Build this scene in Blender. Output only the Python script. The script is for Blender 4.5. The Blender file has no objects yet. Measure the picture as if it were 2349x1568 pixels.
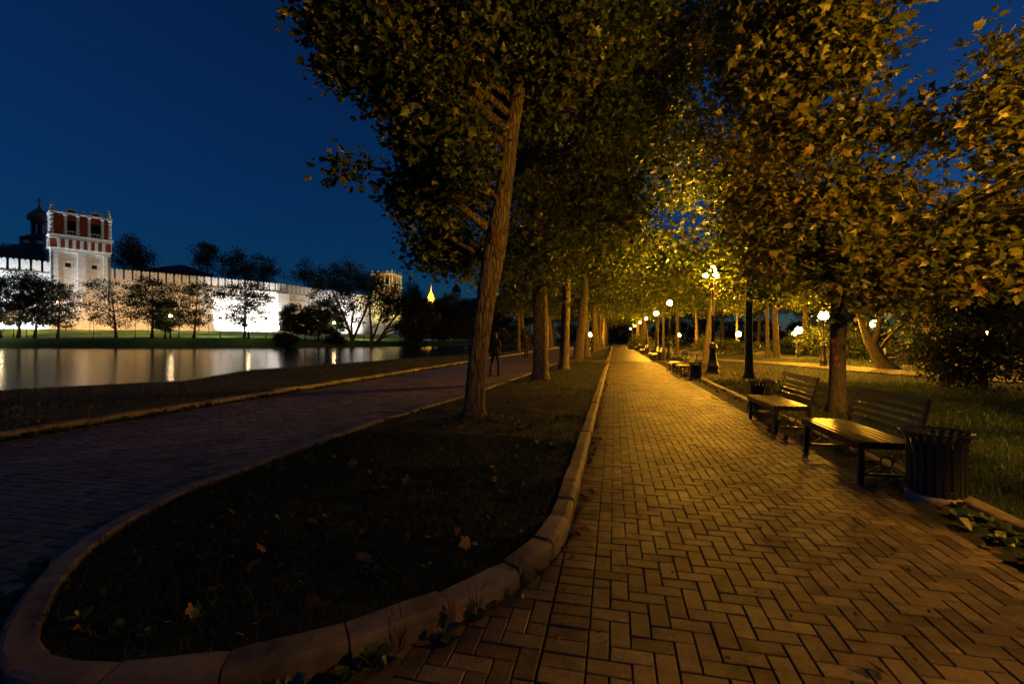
import bpy, math, random
import numpy as np
from mathutils import Vector, Matrix

random.seed(7)
RNG = np.random.default_rng(11)
SC = bpy.context.scene
COL = SC.collection

# ------------------------------------------------------------------ camera
YAW = math.radians(12.72)          # the view axis is turned left of the path (+Y)
FPX = 455.0                        # focal length in pixels of the 1024 px frame
EYE = 1.45
cam_d = bpy.data.cameras.new('camera')
cam = bpy.data.objects.new('camera', cam_d); COL.objects.link(cam)
cam.location = (0, 0, EYE)
cam.rotation_euler = (math.radians(90), 0, YAW)
cam_d.sensor_width = 36.0
cam_d.lens = 36.0 * FPX / 1024.0
cam_d.shift_y = -0.0033
cam_d.clip_start = 0.05
cam_d.clip_end = 6000
SC.camera = cam

# ------------------------------------------------------------------ world: late dusk, sun below the horizon off to the right
world = bpy.data.worlds.new('World'); SC.world = world; world.use_nodes = True
wn = world.node_tree; wn.nodes.clear()
sky = wn.nodes.new('ShaderNodeTexSky'); sky.sky_type = 'NISHITA'; sky.sun_disc = False
sky.sun_elevation = math.radians(2.2); sky.sun_rotation = math.radians(62)
sky.altitude = 0; sky.air_density = 1.0; sky.dust_density = 0.3; sky.ozone_density = 6.8
hs = wn.nodes.new('ShaderNodeHueSaturation'); hs.inputs['Saturation'].default_value = 0.98; hs.inputs['Hue'].default_value = 0.5
bg = wn.nodes.new('ShaderNodeBackground'); bg.inputs['Strength'].default_value = 0.094
wo = wn.nodes.new('ShaderNodeOutputWorld')
wn.links.new(sky.outputs[0], hs.inputs['Color']); wn.links.new(hs.outputs[0], bg.inputs['Color'])
wn.links.new(bg.outputs[0], wo.inputs['Surface'])

SC.view_settings.view_transform = 'Standard'; SC.view_settings.look = 'None'
SC.view_settings.exposure = 0.0; SC.view_settings.gamma = 1.0
SC.view_settings.use_curve_mapping = False
SC.render.engine = 'CYCLES'
cy = SC.cycles
cy.use_denoising = True
try: cy.denoiser = 'OPENIMAGEDENOISE'
except Exception: pass
cy.max_bounces = 5; cy.diffuse_bounces = 2; cy.glossy_bounces = 2; cy.transmission_bounces = 3; cy.transparent_max_bounces = 6
cy.sample_clamp_indirect = 3.0; cy.sample_clamp_direct = 0.0
cy.caustics_reflective = False; cy.caustics_refractive = False
cy.use_light_tree = True

# lamp energies (radiance of the glowing globes / watts of the floods)
AMBER = (1.0, 0.43, 0.025)
GLOBE = 1200.0

# ------------------------------------------------------------------ helpers
CA, SA = math.cos(YAW), math.sin(YAW)
F2, HY2, CX2 = 1044.0, 776.0, 1174.5       # the same lens in the units the photograph was measured in
def camplane(u, d): return (u*CA - d*SA, u*SA + d*CA)
def at(x, y, d):
    """world point seen at measured (x, y) with depth d"""
    a, b = camplane((x-CX2)/F2*d, d)
    return Vector((a, b, EYE + (HY2-y)/F2*d))
def project(p):
    u = p[0]*CA + p[1]*SA; d = -p[0]*SA + p[1]*CA
    return u, d

class MB:
    def __init__(s): s.v = []; s.f = []; s.sm = []
    def add(s, vs, fs, smooth=False):
        o = len(s.v); s.v.extend([tuple(v) for v in vs])
        for f in fs: s.f.append(tuple(i+o for i in f)); s.sm.append(smooth)
        return s
    def box(s, x0, x1, y0, y1, z0, z1, M=None, bev=0.0):
        if bev > 0:
            b = bev
            vs = [(x0,y0,z0),(x1,y0,z0),(x1,y1,z0),(x0,y1,z0),
                  (x0,y0,z1-b),(x1,y0,z1-b),(x1,y1,z1-b),(x0,y1,z1-b),
                  (x0+b,y0+b,z1),(x1-b,y0+b,z1),(x1-b,y1-b,z1),(x0+b,y1-b,z1)]
            fs = [(0,1,5,4),(1,2,6,5),(2,3,7,6),(3,0,4,7),(4,5,9,8),(5,6,10,9),(6,7,11,10),(7,4,8,11),(8,9,10,11),(3,2,1,0)]
        else:
            vs = [(x0,y0,z0),(x1,y0,z0),(x1,y1,z0),(x0,y1,z0),(x0,y0,z1),(x1,y0,z1),(x1,y1,z1),(x0,y1,z1)]
            fs = [(0,1,5,4),(1,2,6,5),(2,3,7,6),(3,0,4,7),(4,5,6,7),(3,2,1,0)]
        if M is not None: vs = [tuple(M @ Vector(v)) for v in vs]
        return s.add(vs, fs)
    def bar(s, a, b, w, h, up=(0,0,1)):
        a = Vector(a); b = Vector(b); d = b-a; L = d.length; d.normalize()
        u = Vector(up); sd = d.cross(u)
        if sd.length < 1e-4: sd = d.cross(Vector((1,0,0)))
        sd.normalize(); u = sd.cross(d)
        M = Matrix((( d.x, sd.x, u.x, a.x),( d.y, sd.y, u.y, a.y),( d.z, sd.z, u.z, a.z),(0,0,0,1)))
        return s.box(0, L, -w/2, w/2, -h/2, h/2, M)
    def tube(s, pts, rad, n=10, cap=True, wob=0.0, rng=None, closed=False):
        pts = [Vector(p) for p in pts]; m = len(pts)
        if not hasattr(rad, '__len__'): rad = [rad]*m
        t0 = (pts[1]-pts[0]).normalized()
        nrm = t0.orthogonal().normalized()
        vs = []; ph = [0.0]*n
        if wob: ph = [rng.uniform(-1, 1) for _ in range(n)]
        for i in range(m):
            if closed: t = (pts[(i+1) % m]-pts[i-1]).normalized()
            else: t = (pts[min(i+1, m-1)]-pts[max(i-1, 0)]).normalized()
            nrm = (nrm - t*nrm.dot(t)).normalized(); b = t.cross(nrm)
            for k in range(n):
                a = 2*math.pi*k/n
                r = rad[i]
                if wob: r *= 1 + wob*(ph[k]*0.7 + 0.5*rng.uniform(-1, 1))
                vs.append(pts[i] + (nrm*math.cos(a)+b*math.sin(a))*r)
        fs = []
        for i in range(m if closed else m-1):
            j = (i+1) % m
            for k in range(n):
                k2 = (k+1) % n
                fs.append((i*n+k, i*n+k2, j*n+k2, j*n+k))
        if cap and not closed:
            fs.append(tuple(range(n-1, -1, -1))); fs.append(tuple((m-1)*n+k for k in range(n)))
        return s.add(vs, fs, True)
    def lathe(s, prof, n=16, c=(0,0,0), smooth=True, sq=None):
        vs = []; fs = []; m = len(prof)
        for (r, z) in prof:
            for k in range(n):
                a = 2*math.pi*(k+0.5)/n
                vs.append((c[0]+r*math.cos(a), c[1]+r*math.sin(a), c[2]+z))
        for i in range(m-1):
            for k in range(n):
                k2 = (k+1) % n
                fs.append((i*n+k, i*n+k2, (i+1)*n+k2, (i+1)*n+k))
        fs.append(tuple(range(n-1, -1, -1))); fs.append(tuple((m-1)*n+k for k in range(n)))
        return s.add(vs, fs, smooth)
    def prism(s, poly, y0, y1, M=None):
        """polygon in x,z pushed along y"""
        n = len(poly)
        vs = [(p[0], y0, p[1]) for p in poly] + [(p[0], y1, p[1]) for p in poly]
        fs = [tuple(range(n)), tuple(range(2*n-1, n-1, -1))]
        for k in range(n):
            k2 = (k+1) % n; fs.append((k2, k, k+n, k2+n))
        if M is not None: vs = [tuple(M @ Vector(v)) for v in vs]
        return s.add(vs, fs)
    def mesh(s, name, mat, rnd=None):
        me = bpy.data.meshes.new(name); me.from_pydata(s.v, [], s.f)
        me.polygons.foreach_set('use_smooth', s.sm)
        if mat: me.materials.append(mat)
        if rnd is not None: setrnd(me, rnd)
        me.update()
        return me
    def build(s, name, mat, parent=None, rnd=None):
        return link(name, s.mesh(name, mat, rnd), parent)

def setrnd(me, vals):
    n = len(me.vertices)
    a = me.attributes.new('rnd', 'FLOAT', 'POINT')
    if not hasattr(vals, '__len__'): vals = np.full(n, vals, dtype=np.float32)
    a.data.foreach_set('value', np.asarray(vals, dtype=np.float32))
def link(name, me, parent=None):
    o = bpy.data.objects.new(name, me); COL.objects.link(o)
    if parent is not None: o.parent = parent
    return o
def tag(o, label=None, cat=None, group=None, kind=None):
    if label: o['label'] = label
    if cat: o['category'] = cat
    if group: o['group'] = group
    if kind: o['kind'] = kind
    return o
def empty(name, loc, rz=0.0, label=None, cat=None, group=None):
    o = bpy.data.objects.new(name, None); COL.objects.link(o)
    o.empty_display_size = 0.2
    o.location = loc; o.rotation_euler = (0, 0, rz)
    return tag(o, label, cat, group)
def copy_tree(o, loc, rz, label=None, scale=None):
    kids = {}
    for c in bpy.data.objects:
        if c.parent is not None: kids.setdefault(c.parent.name, []).append(c)
    def rec(src, par):
        c = src.copy(); COL.objects.link(c); c.parent = par
        for k in kids.get(src.name, []): rec(k, c)
        return c
    r = rec(o, None); r.location = loc; r.rotation_euler = (0, 0, rz)
    if label: r['label'] = label
    if scale is not None: r.scale = scale if hasattr(scale, '__len__') else (scale,)*3
    return r
def fastmesh(name, V, T, mat, rnd=None, smooth=False):
    me = bpy.data.meshes.new(name)
    V = np.ascontiguousarray(V, dtype=np.float32); T = np.ascontiguousarray(T, dtype=np.int32)
    k = T.shape[1]
    me.vertices.add(len(V)); me.vertices.foreach_set('co', V.ravel())
    me.loops.add(T.size); me.loops.foreach_set('vertex_index', T.ravel())
    me.polygons.add(len(T))
    me.polygons.foreach_set('loop_start', np.arange(0, T.size, k, dtype=np.int32))
    me.polygons.foreach_set('loop_total', np.full(len(T), k, dtype=np.int32))
    me.polygons.foreach_set('use_smooth', np.full(len(T), smooth, dtype=bool))
    me.materials.append(mat)
    if rnd is not None: setrnd(me, rnd)
    me.update(); me.validate()
    return me

# ------------------------------------------------------------------ materials
def mat(name):
    m = bpy.data.materials.new(name); m.use_nodes = True
    nt = m.node_tree; nt.nodes.clear()
    out = nt.nodes.new('ShaderNodeOutputMaterial')
    return m, nt, out
def N(nt, t, **kw):
    n = nt.nodes.new(t)
    for k, v in kw.items():
        if hasattr(n, k): setattr(n, k, v)
        else: n.inputs[k.replace('_', ' ')].default_value = v
    return n
def ramp(nt, stops):
    r = nt.nodes.new('ShaderNodeValToRGB'); e = r.color_ramp.elements
    while len(e) < len(stops): e.new(0.5)
    for el, (p, c) in zip(e, stops): el.position = p; el.color = (*c, 1)
    return r
def surf(name, stops, scale=4.0, rough=0.8, bump=0.3, bdist=0.01, detail=6.0, stretch=(1,1,1), use_rnd=0.0, spec=0.35, metallic=0.0, bscale=None, rough_var=0.0, coord='Object'):
    """noise coloured principled surface; with use_rnd the piece's own 'rnd' value shifts the colour"""
    m, nt, out = mat(name)
    tc = N(nt, 'ShaderNodeTexCoord'); mp = N(nt, 'ShaderNodeMapping'); mp.inputs['Scale'].default_value = stretch
    if coord == 'World':
        ge = N(nt, 'ShaderNodeNewGeometry'); nt.links.new(ge.outputs['Position'], mp.inputs['Vector'])
    else: nt.links.new(tc.outputs[coord], mp.inputs['Vector'])
    nz = N(nt, 'ShaderNodeTexNoise', Scale=scale, Detail=detail, Roughness=0.62); nt.links.new(mp.outputs[0], nz.inputs['Vector'])
    fac = nz.outputs['Fac']
    if use_rnd:
        at_ = N(nt, 'ShaderNodeAttribute'); at_.attribute_name = 'rnd'
        mx = N(nt, 'ShaderNodeMix'); mx.data_type = 'FLOAT'; mx.inputs[0].default_value = use_rnd
        nt.links.new(fac, mx.inputs[2]); nt.links.new(at_.outputs['Fac'], mx.inputs[3]); fac = mx.outputs[0]
    r = ramp(nt, stops); nt.links.new(fac, r.inputs[0])
    b = N(nt, 'ShaderNodeBsdfPrincipled'); b.inputs['Roughness'].default_value = rough
    b.inputs['Specular IOR Level'].default_value = spec; b.inputs['Metallic'].default_value = metallic
    nt.links.new(r.outputs[0], b.inputs['Base Color'])
    if rough_var:
        mr = N(nt, 'ShaderNodeMapRange'); mr.inputs['From Min'].default_value = 0.3; mr.inputs['From Max'].default_value = 0.7
        mr.inputs['To Min'].default_value = rough - rough_var; mr.inputs['To Max'].default_value = min(1, rough + rough_var)
        n3 = N(nt, 'ShaderNodeTexNoise', Scale=scale*0.6, Detail=4.0); nt.links.new(mp.outputs[0], n3.inputs['Vector'])
        nt.links.new(n3.outputs['Fac'], mr.inputs['Value']); nt.links.new(mr.outputs[0], b.inputs['Roughness'])
    if bump:
        n2 = N(nt, 'ShaderNodeTexNoise', Scale=bscale or scale*3, Detail=5.0, Roughness=0.6); nt.links.new(mp.outputs[0], n2.inputs['Vector'])
        bp = N(nt, 'ShaderNodeBump'); bp.inputs['Strength'].default_value = bump; bp.inputs['Distance'].default_value = bdist
        nt.links.new(n2.outputs['Fac'], bp.inputs['Height']); nt.links.new(bp.outputs[0], b.inputs['Normal'])
    nt.links.new(b.outputs[0], out.inputs['Surface'])
    return m
def leafmat(name, stops, trans=0.35, gloss=0.06, rough=0.45):
    m, nt, out = mat(name)
    at_ = N(nt, 'ShaderNodeAttribute'); at_.attribute_name = 'rnd'
    r = ramp(nt, stops); nt.links.new(at_.outputs['Fac'], r.inputs[0])
    d = N(nt, 'ShaderNodeBsdfDiffuse'); t = N(nt, 'ShaderNodeBsdfTranslucent'); g = N(nt, 'ShaderNodeBsdfGlossy'); g.inputs['Roughness'].default_value = rough
    g.inputs['Color'].default_value = (0.8, 0.8, 0.8, 1)
    nt.links.new(r.outputs[0], d.inputs['Color']); nt.links.new(r.outputs[0], t.inputs['Color'])
    a = N(nt, 'ShaderNodeMixShader'); a.inputs[0].default_value = trans
    nt.links.new(d.outputs[0], a.inputs[1]); nt.links.new(t.outputs[0], a.inputs[2])
    c = N(nt, 'ShaderNodeMixShader'); c.inputs[0].default_value = gloss
    nt.links.new(a.outputs[0], c.inputs[1]); nt.links.new(g.outputs[0], c.inputs[2])
    nt.links.new(c.outputs[0], out.inputs['Surface'])
    return m
def emit(name, col, strength):
    m, nt, out = mat(name)
    e = N(nt, 'ShaderNodeEmission'); e.inputs['Color'].default_value = (*col, 1); e.inputs['Strength'].default_value = strength
    nt.links.new(e.outputs[0], out.inputs['Surface'])
    return m

def bark_material(name, dark, mid, light):
    m, nt, out = mat(name)
    tc = N(nt, 'ShaderNodeTexCoord'); mp = N(nt, 'ShaderNodeMapping'); mp.inputs['Scale'].default_value = (1, 1, 0.10)
    nw = N(nt, 'ShaderNodeTexNoise', Scale=3.0, Detail=3.0); nt.links.new(tc.outputs['Object'], nw.inputs['Vector'])
    ad = N(nt, 'ShaderNodeVectorMath'); ad.operation = 'MULTIPLY_ADD'; ad.inputs[1].default_value = (.12,.12,.12)
    nt.links.new(nw.outputs['Color'], ad.inputs[0]); nt.links.new(tc.outputs['Object'], ad.inputs[2]); nt.links.new(ad.outputs[0], mp.inputs['Vector'])
    vo = N(nt, 'ShaderNodeTexVoronoi', Scale=21.0); vo.feature = 'DISTANCE_TO_EDGE'; nt.links.new(mp.outputs[0], vo.inputs['Vector'])
    mr = N(nt, 'ShaderNodeMapRange'); mr.inputs['From Max'].default_value = 0.2; nt.links.new(vo.outputs['Distance'], mr.inputs['Value'])
    nz = N(nt, 'ShaderNodeTexNoise', Scale=26.0, Detail=6.0); nt.links.new(tc.outputs['Object'], nz.inputs['Vector'])
    mx = N(nt, 'ShaderNodeMath'); mx.operation = 'MULTIPLY_ADD'; mx.inputs[1].default_value = 0.45; nt.links.new(nz.outputs['Fac'], mx.inputs[0]); 
    m2 = N(nt, 'ShaderNodeMath'); m2.operation = 'MULTIPLY'; m2.inputs[1].default_value = 0.6; nt.links.new(mr.outputs[0], m2.inputs[0]); nt.links.new(m2.outputs[0], mx.inputs[2])
    r = ramp(nt, [(0.2,dark),(0.5,mid),(0.85,light)]); nt.links.new(mx.outputs[0], r.inputs[0])
    b = N(nt, 'ShaderNodeBsdfPrincipled'); b.inputs['Roughness'].default_value = 0.9; b.inputs['Specular IOR Level'].default_value = 0.2
    nt.links.new(r.outputs[0], b.inputs['Base Color'])
    bp = N(nt, 'ShaderNodeBump'); bp.inputs['Strength'].default_value = 1.0; bp.inputs['Distance'].default_value = 0.03
    nt.links.new(mx.outputs[0], bp.inputs['Height']); nt.links.new(bp.outputs[0], b.inputs['Normal']); nt.links.new(b.outputs[0], out.inputs['Surface'])
    return m

def paver_material():
    m, nt, out = mat('paver')
    ge = N(nt, 'ShaderNodeNewGeometry'); P = ge.outputs['Position']
    at_ = N(nt, 'ShaderNodeAttribute'); at_.attribute_name = 'rnd'
    def noise(sc, det, rough=0.6, dist=0.0):
        n = N(nt, 'ShaderNodeTexNoise', Scale=sc, Detail=det, Roughness=rough, Distortion=dist); nt.links.new(P, n.inputs['Vector']); return n.outputs['Fac']
    def mth(op, a, b=None, c=None):
        n = N(nt, 'ShaderNodeMath'); n.operation = op
        for k, v in enumerate((a, b, c)):
            if v is None: continue
            if isinstance(v, (int, float)): n.inputs[k].default_value = v
            else: nt.links.new(v, n.inputs[k])
        return n.outputs[0]
    fine = noise(38.0, 8.0, 0.7); mid = noise(9.0, 5.0); big = noise(1.3, 4.0, 0.65, 0.6)
    f = mth('MULTIPLY_ADD', fine, 0.55, mth('MULTIPLY_ADD', mid, 0.5, mth('MULTIPLY_ADD', at_.outputs['Fac'], 0.30, mth('MULTIPLY_ADD', big, 0.55, -0.45))))
    r = ramp(nt, [(0.20,(0.022,0.015,0.009)),(0.40,(0.062,0.047,0.027)),(0.58,(0.105,0.081,0.046)),(0.80,(0.18,0.142,0.085))]); nt.links.new(f, r.inputs[0])
    sp = noise(55.0, 2.0); spk = N(nt, 'ShaderNodeMapRange'); spk.inputs['From Min'].default_value = 0.30; spk.inputs['From Max'].default_value = 0.36; spk.inputs['To Min'].default_value = 0.35; nt.links.new(sp, spk.inputs['Value'])
    mx = N(nt, 'ShaderNodeMix'); mx.data_type = 'RGBA'; mx.blend_type = 'MULTIPLY'; mx.inputs[0].default_value = 1.0
    nt.links.new(r.outputs[0], mx.inputs[6]); nt.links.new(spk.outputs[0], mx.inputs[7])
    b = N(nt, 'ShaderNodeBsdfPrincipled'); b.inputs['Specular IOR Level'].default_value = 0.32
    nt.links.new(mx.outputs[2], b.inputs['Base Color'])
    rr = N(nt, 'ShaderNodeMapRange'); rr.inputs['From Min'].default_value = 0.25; rr.inputs['From Max'].default_value = 0.75; rr.inputs['To Min'].default_value = 0.78; rr.inputs['To Max'].default_value = 0.42
    nt.links.new(mth('MULTIPLY_ADD', mid, 0.5, mth('MULTIPLY', big, 0.5)), rr.inputs['Value']); nt.links.new(rr.outputs[0], b.inputs['Roughness'])
    bp = N(nt, 'ShaderNodeBump'); bp.inputs['Strength'].default_value = 0.6; bp.inputs['Distance'].default_value = 0.004
    nt.links.new(fine, bp.inputs['Height']); nt.links.new(bp.outputs[0], b.inputs['Normal']); nt.links.new(b.outputs[0], out.inputs['Surface'])
    return m
M = {}
M['paver'] = paver_material()
M['bed'] = surf('sandy_joint', [(0.3,(0.018,0.015,0.012)),(0.7,(0.05,0.042,0.034))], scale=12, rough=0.95, bump=0.6, bdist=0.006, coord='World')
M['kerb'] = surf('kerb_stone', [(0.28,(0.04,0.03,0.016)),(0.5,(0.14,0.112,0.066)),(0.74,(0.24,0.20,0.125))], scale=5, rough=0.7, bump=0.5, bdist=0.006, use_rnd=0.25, bscale=40, coord='World')
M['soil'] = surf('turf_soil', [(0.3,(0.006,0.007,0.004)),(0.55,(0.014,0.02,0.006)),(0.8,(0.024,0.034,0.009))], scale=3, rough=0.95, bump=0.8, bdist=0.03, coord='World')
M['farlawn'] = surf('far_lawn', [(0.3,(0.04,0.10,0.009)),(0.55,(0.075,0.165,0.014)),(0.8,(0.11,0.19,0.02))], scale=0.8, rough=0.95, bump=0.3, bdist=0.05, bscale=7, coord='World')
M['bark'] = bark_material('bark', (0.05,0.038,0.025), (0.11,0.087,0.057), (0.18,0.148,0.10))
M['smoothbark'] = surf('young_bark', [(0.25,(0.035,0.028,0.018)),(0.5,(0.09,0.074,0.048)),(0.75,(0.16,0.135,0.088))], scale=10, rough=0.85, bump=0.6, bdist=0.012, stretch=(2,2,0.7), bscale=24)
M['scar'] = surf('torn_bark', [(0.3,(0.05,0.018,0.008)),(0.6,(0.2,0.07,0.025)),(0.8,(0.3,0.13,0.05))], scale=10, rough=0.9, bump=1.0, bdist=0.03, stretch=(3,3,0.6))
GREEN = [(0.0,(0.022,0.045,0.008)),(0.35,(0.055,0.09,0.012)),(0.7,(0.10,0.13,0.016)),(1.0,(0.20,0.17,0.022))]
AUTUMN = [(0.0,(0.05,0.075,0.012)),(0.35,(0.14,0.165,0.018)),(0.7,(0.26,0.235,0.026)),(1.0,(0.38,0.26,0.04))]
DARKG = [(0.0,(0.010,0.018,0.006)),(0.5,(0.025,0.036,0.010)),(1.0,(0.05,0.06,0.014))]
M['leaf'] = leafmat('maple_leaf', GREEN)
M['leaf_autumn'] = leafmat('turning_maple_leaf', AUTUMN, trans=0.4)
M['leaf_dark'] = leafmat('dark_leaf', DARKG, trans=0.25)
M['leaf_mid'] = leafmat('bank_leaf', [(0.0,(0.014,0.024,0.006)),(0.5,(0.035,0.05,0.010)),(1.0,(0.08,0.085,0.016))], trans=0.2)
M['leaf_fallen'] = leafmat('fallen_leaf', [(0.0,(0.05,0.022,0.010)),(0.5,(0.14,0.065,0.022)),(1.0,(0.26,0.15,0.045))], trans=0.1, gloss=0.03)
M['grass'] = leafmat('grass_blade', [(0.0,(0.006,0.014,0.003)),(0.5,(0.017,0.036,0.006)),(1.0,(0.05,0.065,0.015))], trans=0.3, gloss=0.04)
M['grass_lit'] = leafmat('lit_grass_blade', [(0.0,(0.018,0.04,0.006)),(0.5,(0.05,0.10,0.012)),(1.0,(0.11,0.14,0.025))], trans=0.3, gloss=0.04)  # lighter copy of the grass, lamplight put into its colour
M['iron'] = surf('black_iron', [(0.3,(0.010,0.010,0.009)),(0.7,(0.03,0.028,0.025))], scale=14, rough=0.38, bump=0.25, bdist=0.003, spec=0.5, bscale=60)
M['slat'] = surf('varnished_slat', [(0.3,(0.010,0.006,0.004)),(0.6,(0.022,0.012,0.007)),(0.8,(0.04,0.022,0.011))], scale=5, rough=0.34, bump=0.2, bdist=0.002, stretch=(1,0.12,1), spec=0.35, rough_var=0.08, bscale=30)
M['concrete'] = surf('concrete', [(0.3,(0.16,0.14,0.12)),(0.7,(0.34,0.31,0.27))], scale=8, rough=0.85, bump=0.6, bdist=0.008)
M['water'] = None
M['white'] = surf('whitewashed_brick', [(0.25,(0.50,0.475,0.44)),(0.55,(0.70,0.67,0.63)),(0.8,(0.78,0.755,0.72))], scale=0.8, rough=0.85, bump=0.55, bdist=0.05, stretch=(1,1,3.2), bscale=3.5)
M['trim'] = surf('white_stone_trim', [(0.3,(0.62,0.60,0.56)),(0.7,(0.80,0.78,0.74))], scale=3, rough=0.8, bump=0.2, bdist=0.02)
M['redbrick'] = surf('red_brick', [(0.3,(0.20,0.035,0.014)),(0.7,(0.34,0.065,0.024))], scale=1.5, rough=0.85, bump=0.6, bdist=0.04, stretch=(1,1,4), bscale=4)
M['void'] = surf('dark_opening', [(0.3,(0.006,0.006,0.008)),(0.7,(0.015,0.014,0.016))], scale=2, rough=0.9, bump=0)
M['roof'] = surf('dark_green_roof', [(0.3,(0.01,0.03,0.03)),(0.7,(0.02,0.05,0.045))], scale=2, rough=0.6, bump=0.2, bdist=0.02)
M['gold'] = surf('dull_gilding', [(0.3,(0.34,0.19,0.06)),(0.7,(0.55,0.33,0.11))], scale=3, rough=0.55, bump=0.1, bdist=0.01, metallic=0.5)
M['darkstone'] = surf('dark_stone', [(0.3,(0.10,0.06,0.05)),(0.7,(0.18,0.11,0.09))], scale=1, rough=0.85, bump=0.2, bdist=0.03)
M['skyscraper'] = surf('pale_masonry', [(0.3,(0.45,0.40,0.32)),(0.7,(0.7,0.64,0.52))], scale=0.2, rough=0.85, bump=0.5, bdist=0.3, stretch=(1,1,3))
M['globe'] = emit('lit_amber_globe', AMBER, GLOBE)
M['paint'] = surf('red_marker_paint', [(0.3,(0.40,0.09,0.07)),(0.7,(0.62,0.17,0.14))], scale=30, rough=0.7, bump=0)
M['cloth_dark'] = surf('dark_cloth', [(0.3,(0.008,0.008,0.010)),(0.7,(0.022,0.021,0.024))], scale=20, rough=0.9, bump=0.2)
M['cloth_brown'] = surf('brown_cloth', [(0.3,(0.02,0.012,0.010)),(0.7,(0.05,0.03,0.024))], scale=20, rough=0.9, bump=0.2)
M['skin'] = surf('skin', [(0.3,(0.26,0.14,0.09)),(0.7,(0.36,0.2,0.14))], scale=20, rough=0.6, bump=0)
M['hair'] = surf('dark_hair', [(0.3,(0.01,0.007,0.005)),(0.7,(0.025,0.016,0.01))], scale=40, rough=0.6, bump=0.2)
def water_material():
    m, nt, out = mat('pond_water')
    ge = N(nt, 'ShaderNodeNewGeometry'); mp = N(nt, 'ShaderNodeMapping'); mp.inputs['Scale'].default_value = (1, 1, 1)
    nt.links.new(ge.outputs['Position'], mp.inputs['Vector'])
    mp.inputs['Rotation'].default_value = (0, 0, math.radians(-38)); mp.inputs['Scale'].default_value = (0.55, 2.4, 1)
    n1 = N(nt, 'ShaderNodeTexNoise', Scale=1.5, Detail=5.0, Roughness=0.62); nt.links.new(mp.outputs[0], n1.inputs['Vector'])
    bp = N(nt, 'ShaderNodeBump'); bp.inputs['Strength'].default_value = 0.13; bp.inputs['Distance'].default_value = 0.10
    nt.links.new(n1.outputs['Fac'], bp.inputs['Height'])
    b = N(nt, 'ShaderNodeBsdfPrincipled'); b.inputs['Base Color'].default_value = (0.014, 0.016, 0.018, 1)
    b.inputs['IOR'].default_value = 1.33; b.inputs['Specular IOR Level'].default_value = 0.5; b.inputs['Roughness'].default_value = 0.13
    nt.links.new(bp.outputs[0], b.inputs['Normal']); nt.links.new(b.outputs[0], out.inputs['Surface'])
    return m
M['water'] = water_material()
def far_paving_material():
    m, nt, out = mat('far_paving')
    ge = N(nt, 'ShaderNodeNewGeometry')
    br = N(nt, 'ShaderNodeTexBrick'); br.inputs['Scale'].default_value = 1.0
    br.inputs['Brick Width'].default_value = 0.2; br.inputs['Row Height'].default_value = 0.1; br.inputs['Mortar Size'].default_value = 0.005
    br.inputs['Color1'].default_value = (0.065,0.049,0.028,1); br.inputs['Color2'].default_value = (0.12,0.093,0.055,1); br.inputs['Mortar'].default_value = (0.02,0.016,0.012,1)
    nt.links.new(ge.outputs['Position'], br.inputs['Vector'])
    b = N(nt, 'ShaderNodeBsdfPrincipled'); b.inputs['Roughness'].default_value = 0.52; b.inputs['Specular IOR Level'].default_value = 0.4
    nt.links.new(br.outputs['Color'], b.inputs['Base Color'])
    nz = N(nt, 'ShaderNodeTexNoise', Scale=6.0, Detail=6.0); nt.links.new(ge.outputs['Position'], nz.inputs['Vector'])
    bp = N(nt, 'ShaderNodeBump'); bp.inputs['Strength'].default_value = 0.4; bp.inputs['Distance'].default_value = 0.01
    nt.links.new(nz.outputs['Fac'], bp.inputs['Height']); nt.links.new(bp.outputs[0], b.inputs['Normal'])
    nt.links.new(b.outputs[0], out.inputs['Surface'])
    return m
M['farpave'] = far_paving_material()

# ------------------------------------------------------------------ plan of the place (metres; the right path runs along +Y)
XK = -0.33         # path side of the island kerb
XR = 2.87          # path side of the right kerb
def polyline(pts, step=0.15):
    """Catmull-Rom through the points"""
    P = [Vector((p[0], p[1], 0)) for p in pts]; out = []
    for i in range(len(P)-1):
        p0 = P[max(i-1,0)]; p1 = P[i]; p2 = P[i+1]; p3 = P[min(i+2,len(P)-1)]
        n = max(1, int((p2-p1).length/step))
        for k in range(n):
            t = k/n
            out.append(0.5*((2*p1)+(p2-p0)*t+(2*p0-5*p1+4*p2-p3)*t*t+(3*p1-p0-3*p2+p3)*t**3))
    out.append(P[-1]); return out
ISL = [(-0.30,25.7),(-0.33,20),(-0.33,14),(-0.33,9),(-0.33,6),(-0.33,4.4),(-0.34,3.35),(-0.46,2.78),(-0.67,2.38),(-0.87,2.11),(-1.07,1.89),(-1.31,1.67),(-1.58,1.50),
       (-1.88,1.38),(-2.22,1.31),(-2.55,1.37),(-2.84,1.58),(-3.17,1.89),(-3.49,2.32),(-3.70,2.82),(-3.84,3.35),(-3.84,4.0),(-3.86,5.0),(-3.88,7.0),(-3.6,10.0),(-3.32,17),(-3.25,25.7)]
isl_line = polyline(ISL)
isl_xy = np.array([(p.x, p.y) for p in isl_line])
def inside(px, py, poly):
    px = np.asarray(px); py = np.asarray(py); r = np.zeros(px.shape, bool)
    n = len(poly); j = n-1
    for i in range(n):
        xi, yi = poly[i]; xj, yj = poly[j]
        c = ((yi > py) != (yj > py)) & (px < (xj-xi)*(py-yi)/(yj-yi+1e-12)+xi)
        r ^= c; j = i
    return r
def dist_poly(px, py, line):
    px = np.asarray(px, float); py = np.asarray(py, float); best = np.full(px.shape, 1e9)
    for i in range(len(line)-1):
        ax, ay = line[i]; bx, by = line[i+1]; dx, dy = bx-ax, by-ay; L = dx*dx+dy*dy+1e-12
        t = np.clip(((px-ax)*dx+(py-ay)*dy)/L, 0, 1)
        best = np.minimum(best, np.hypot(px-ax-t*dx, py-ay-t*dy))
    return best

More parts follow.
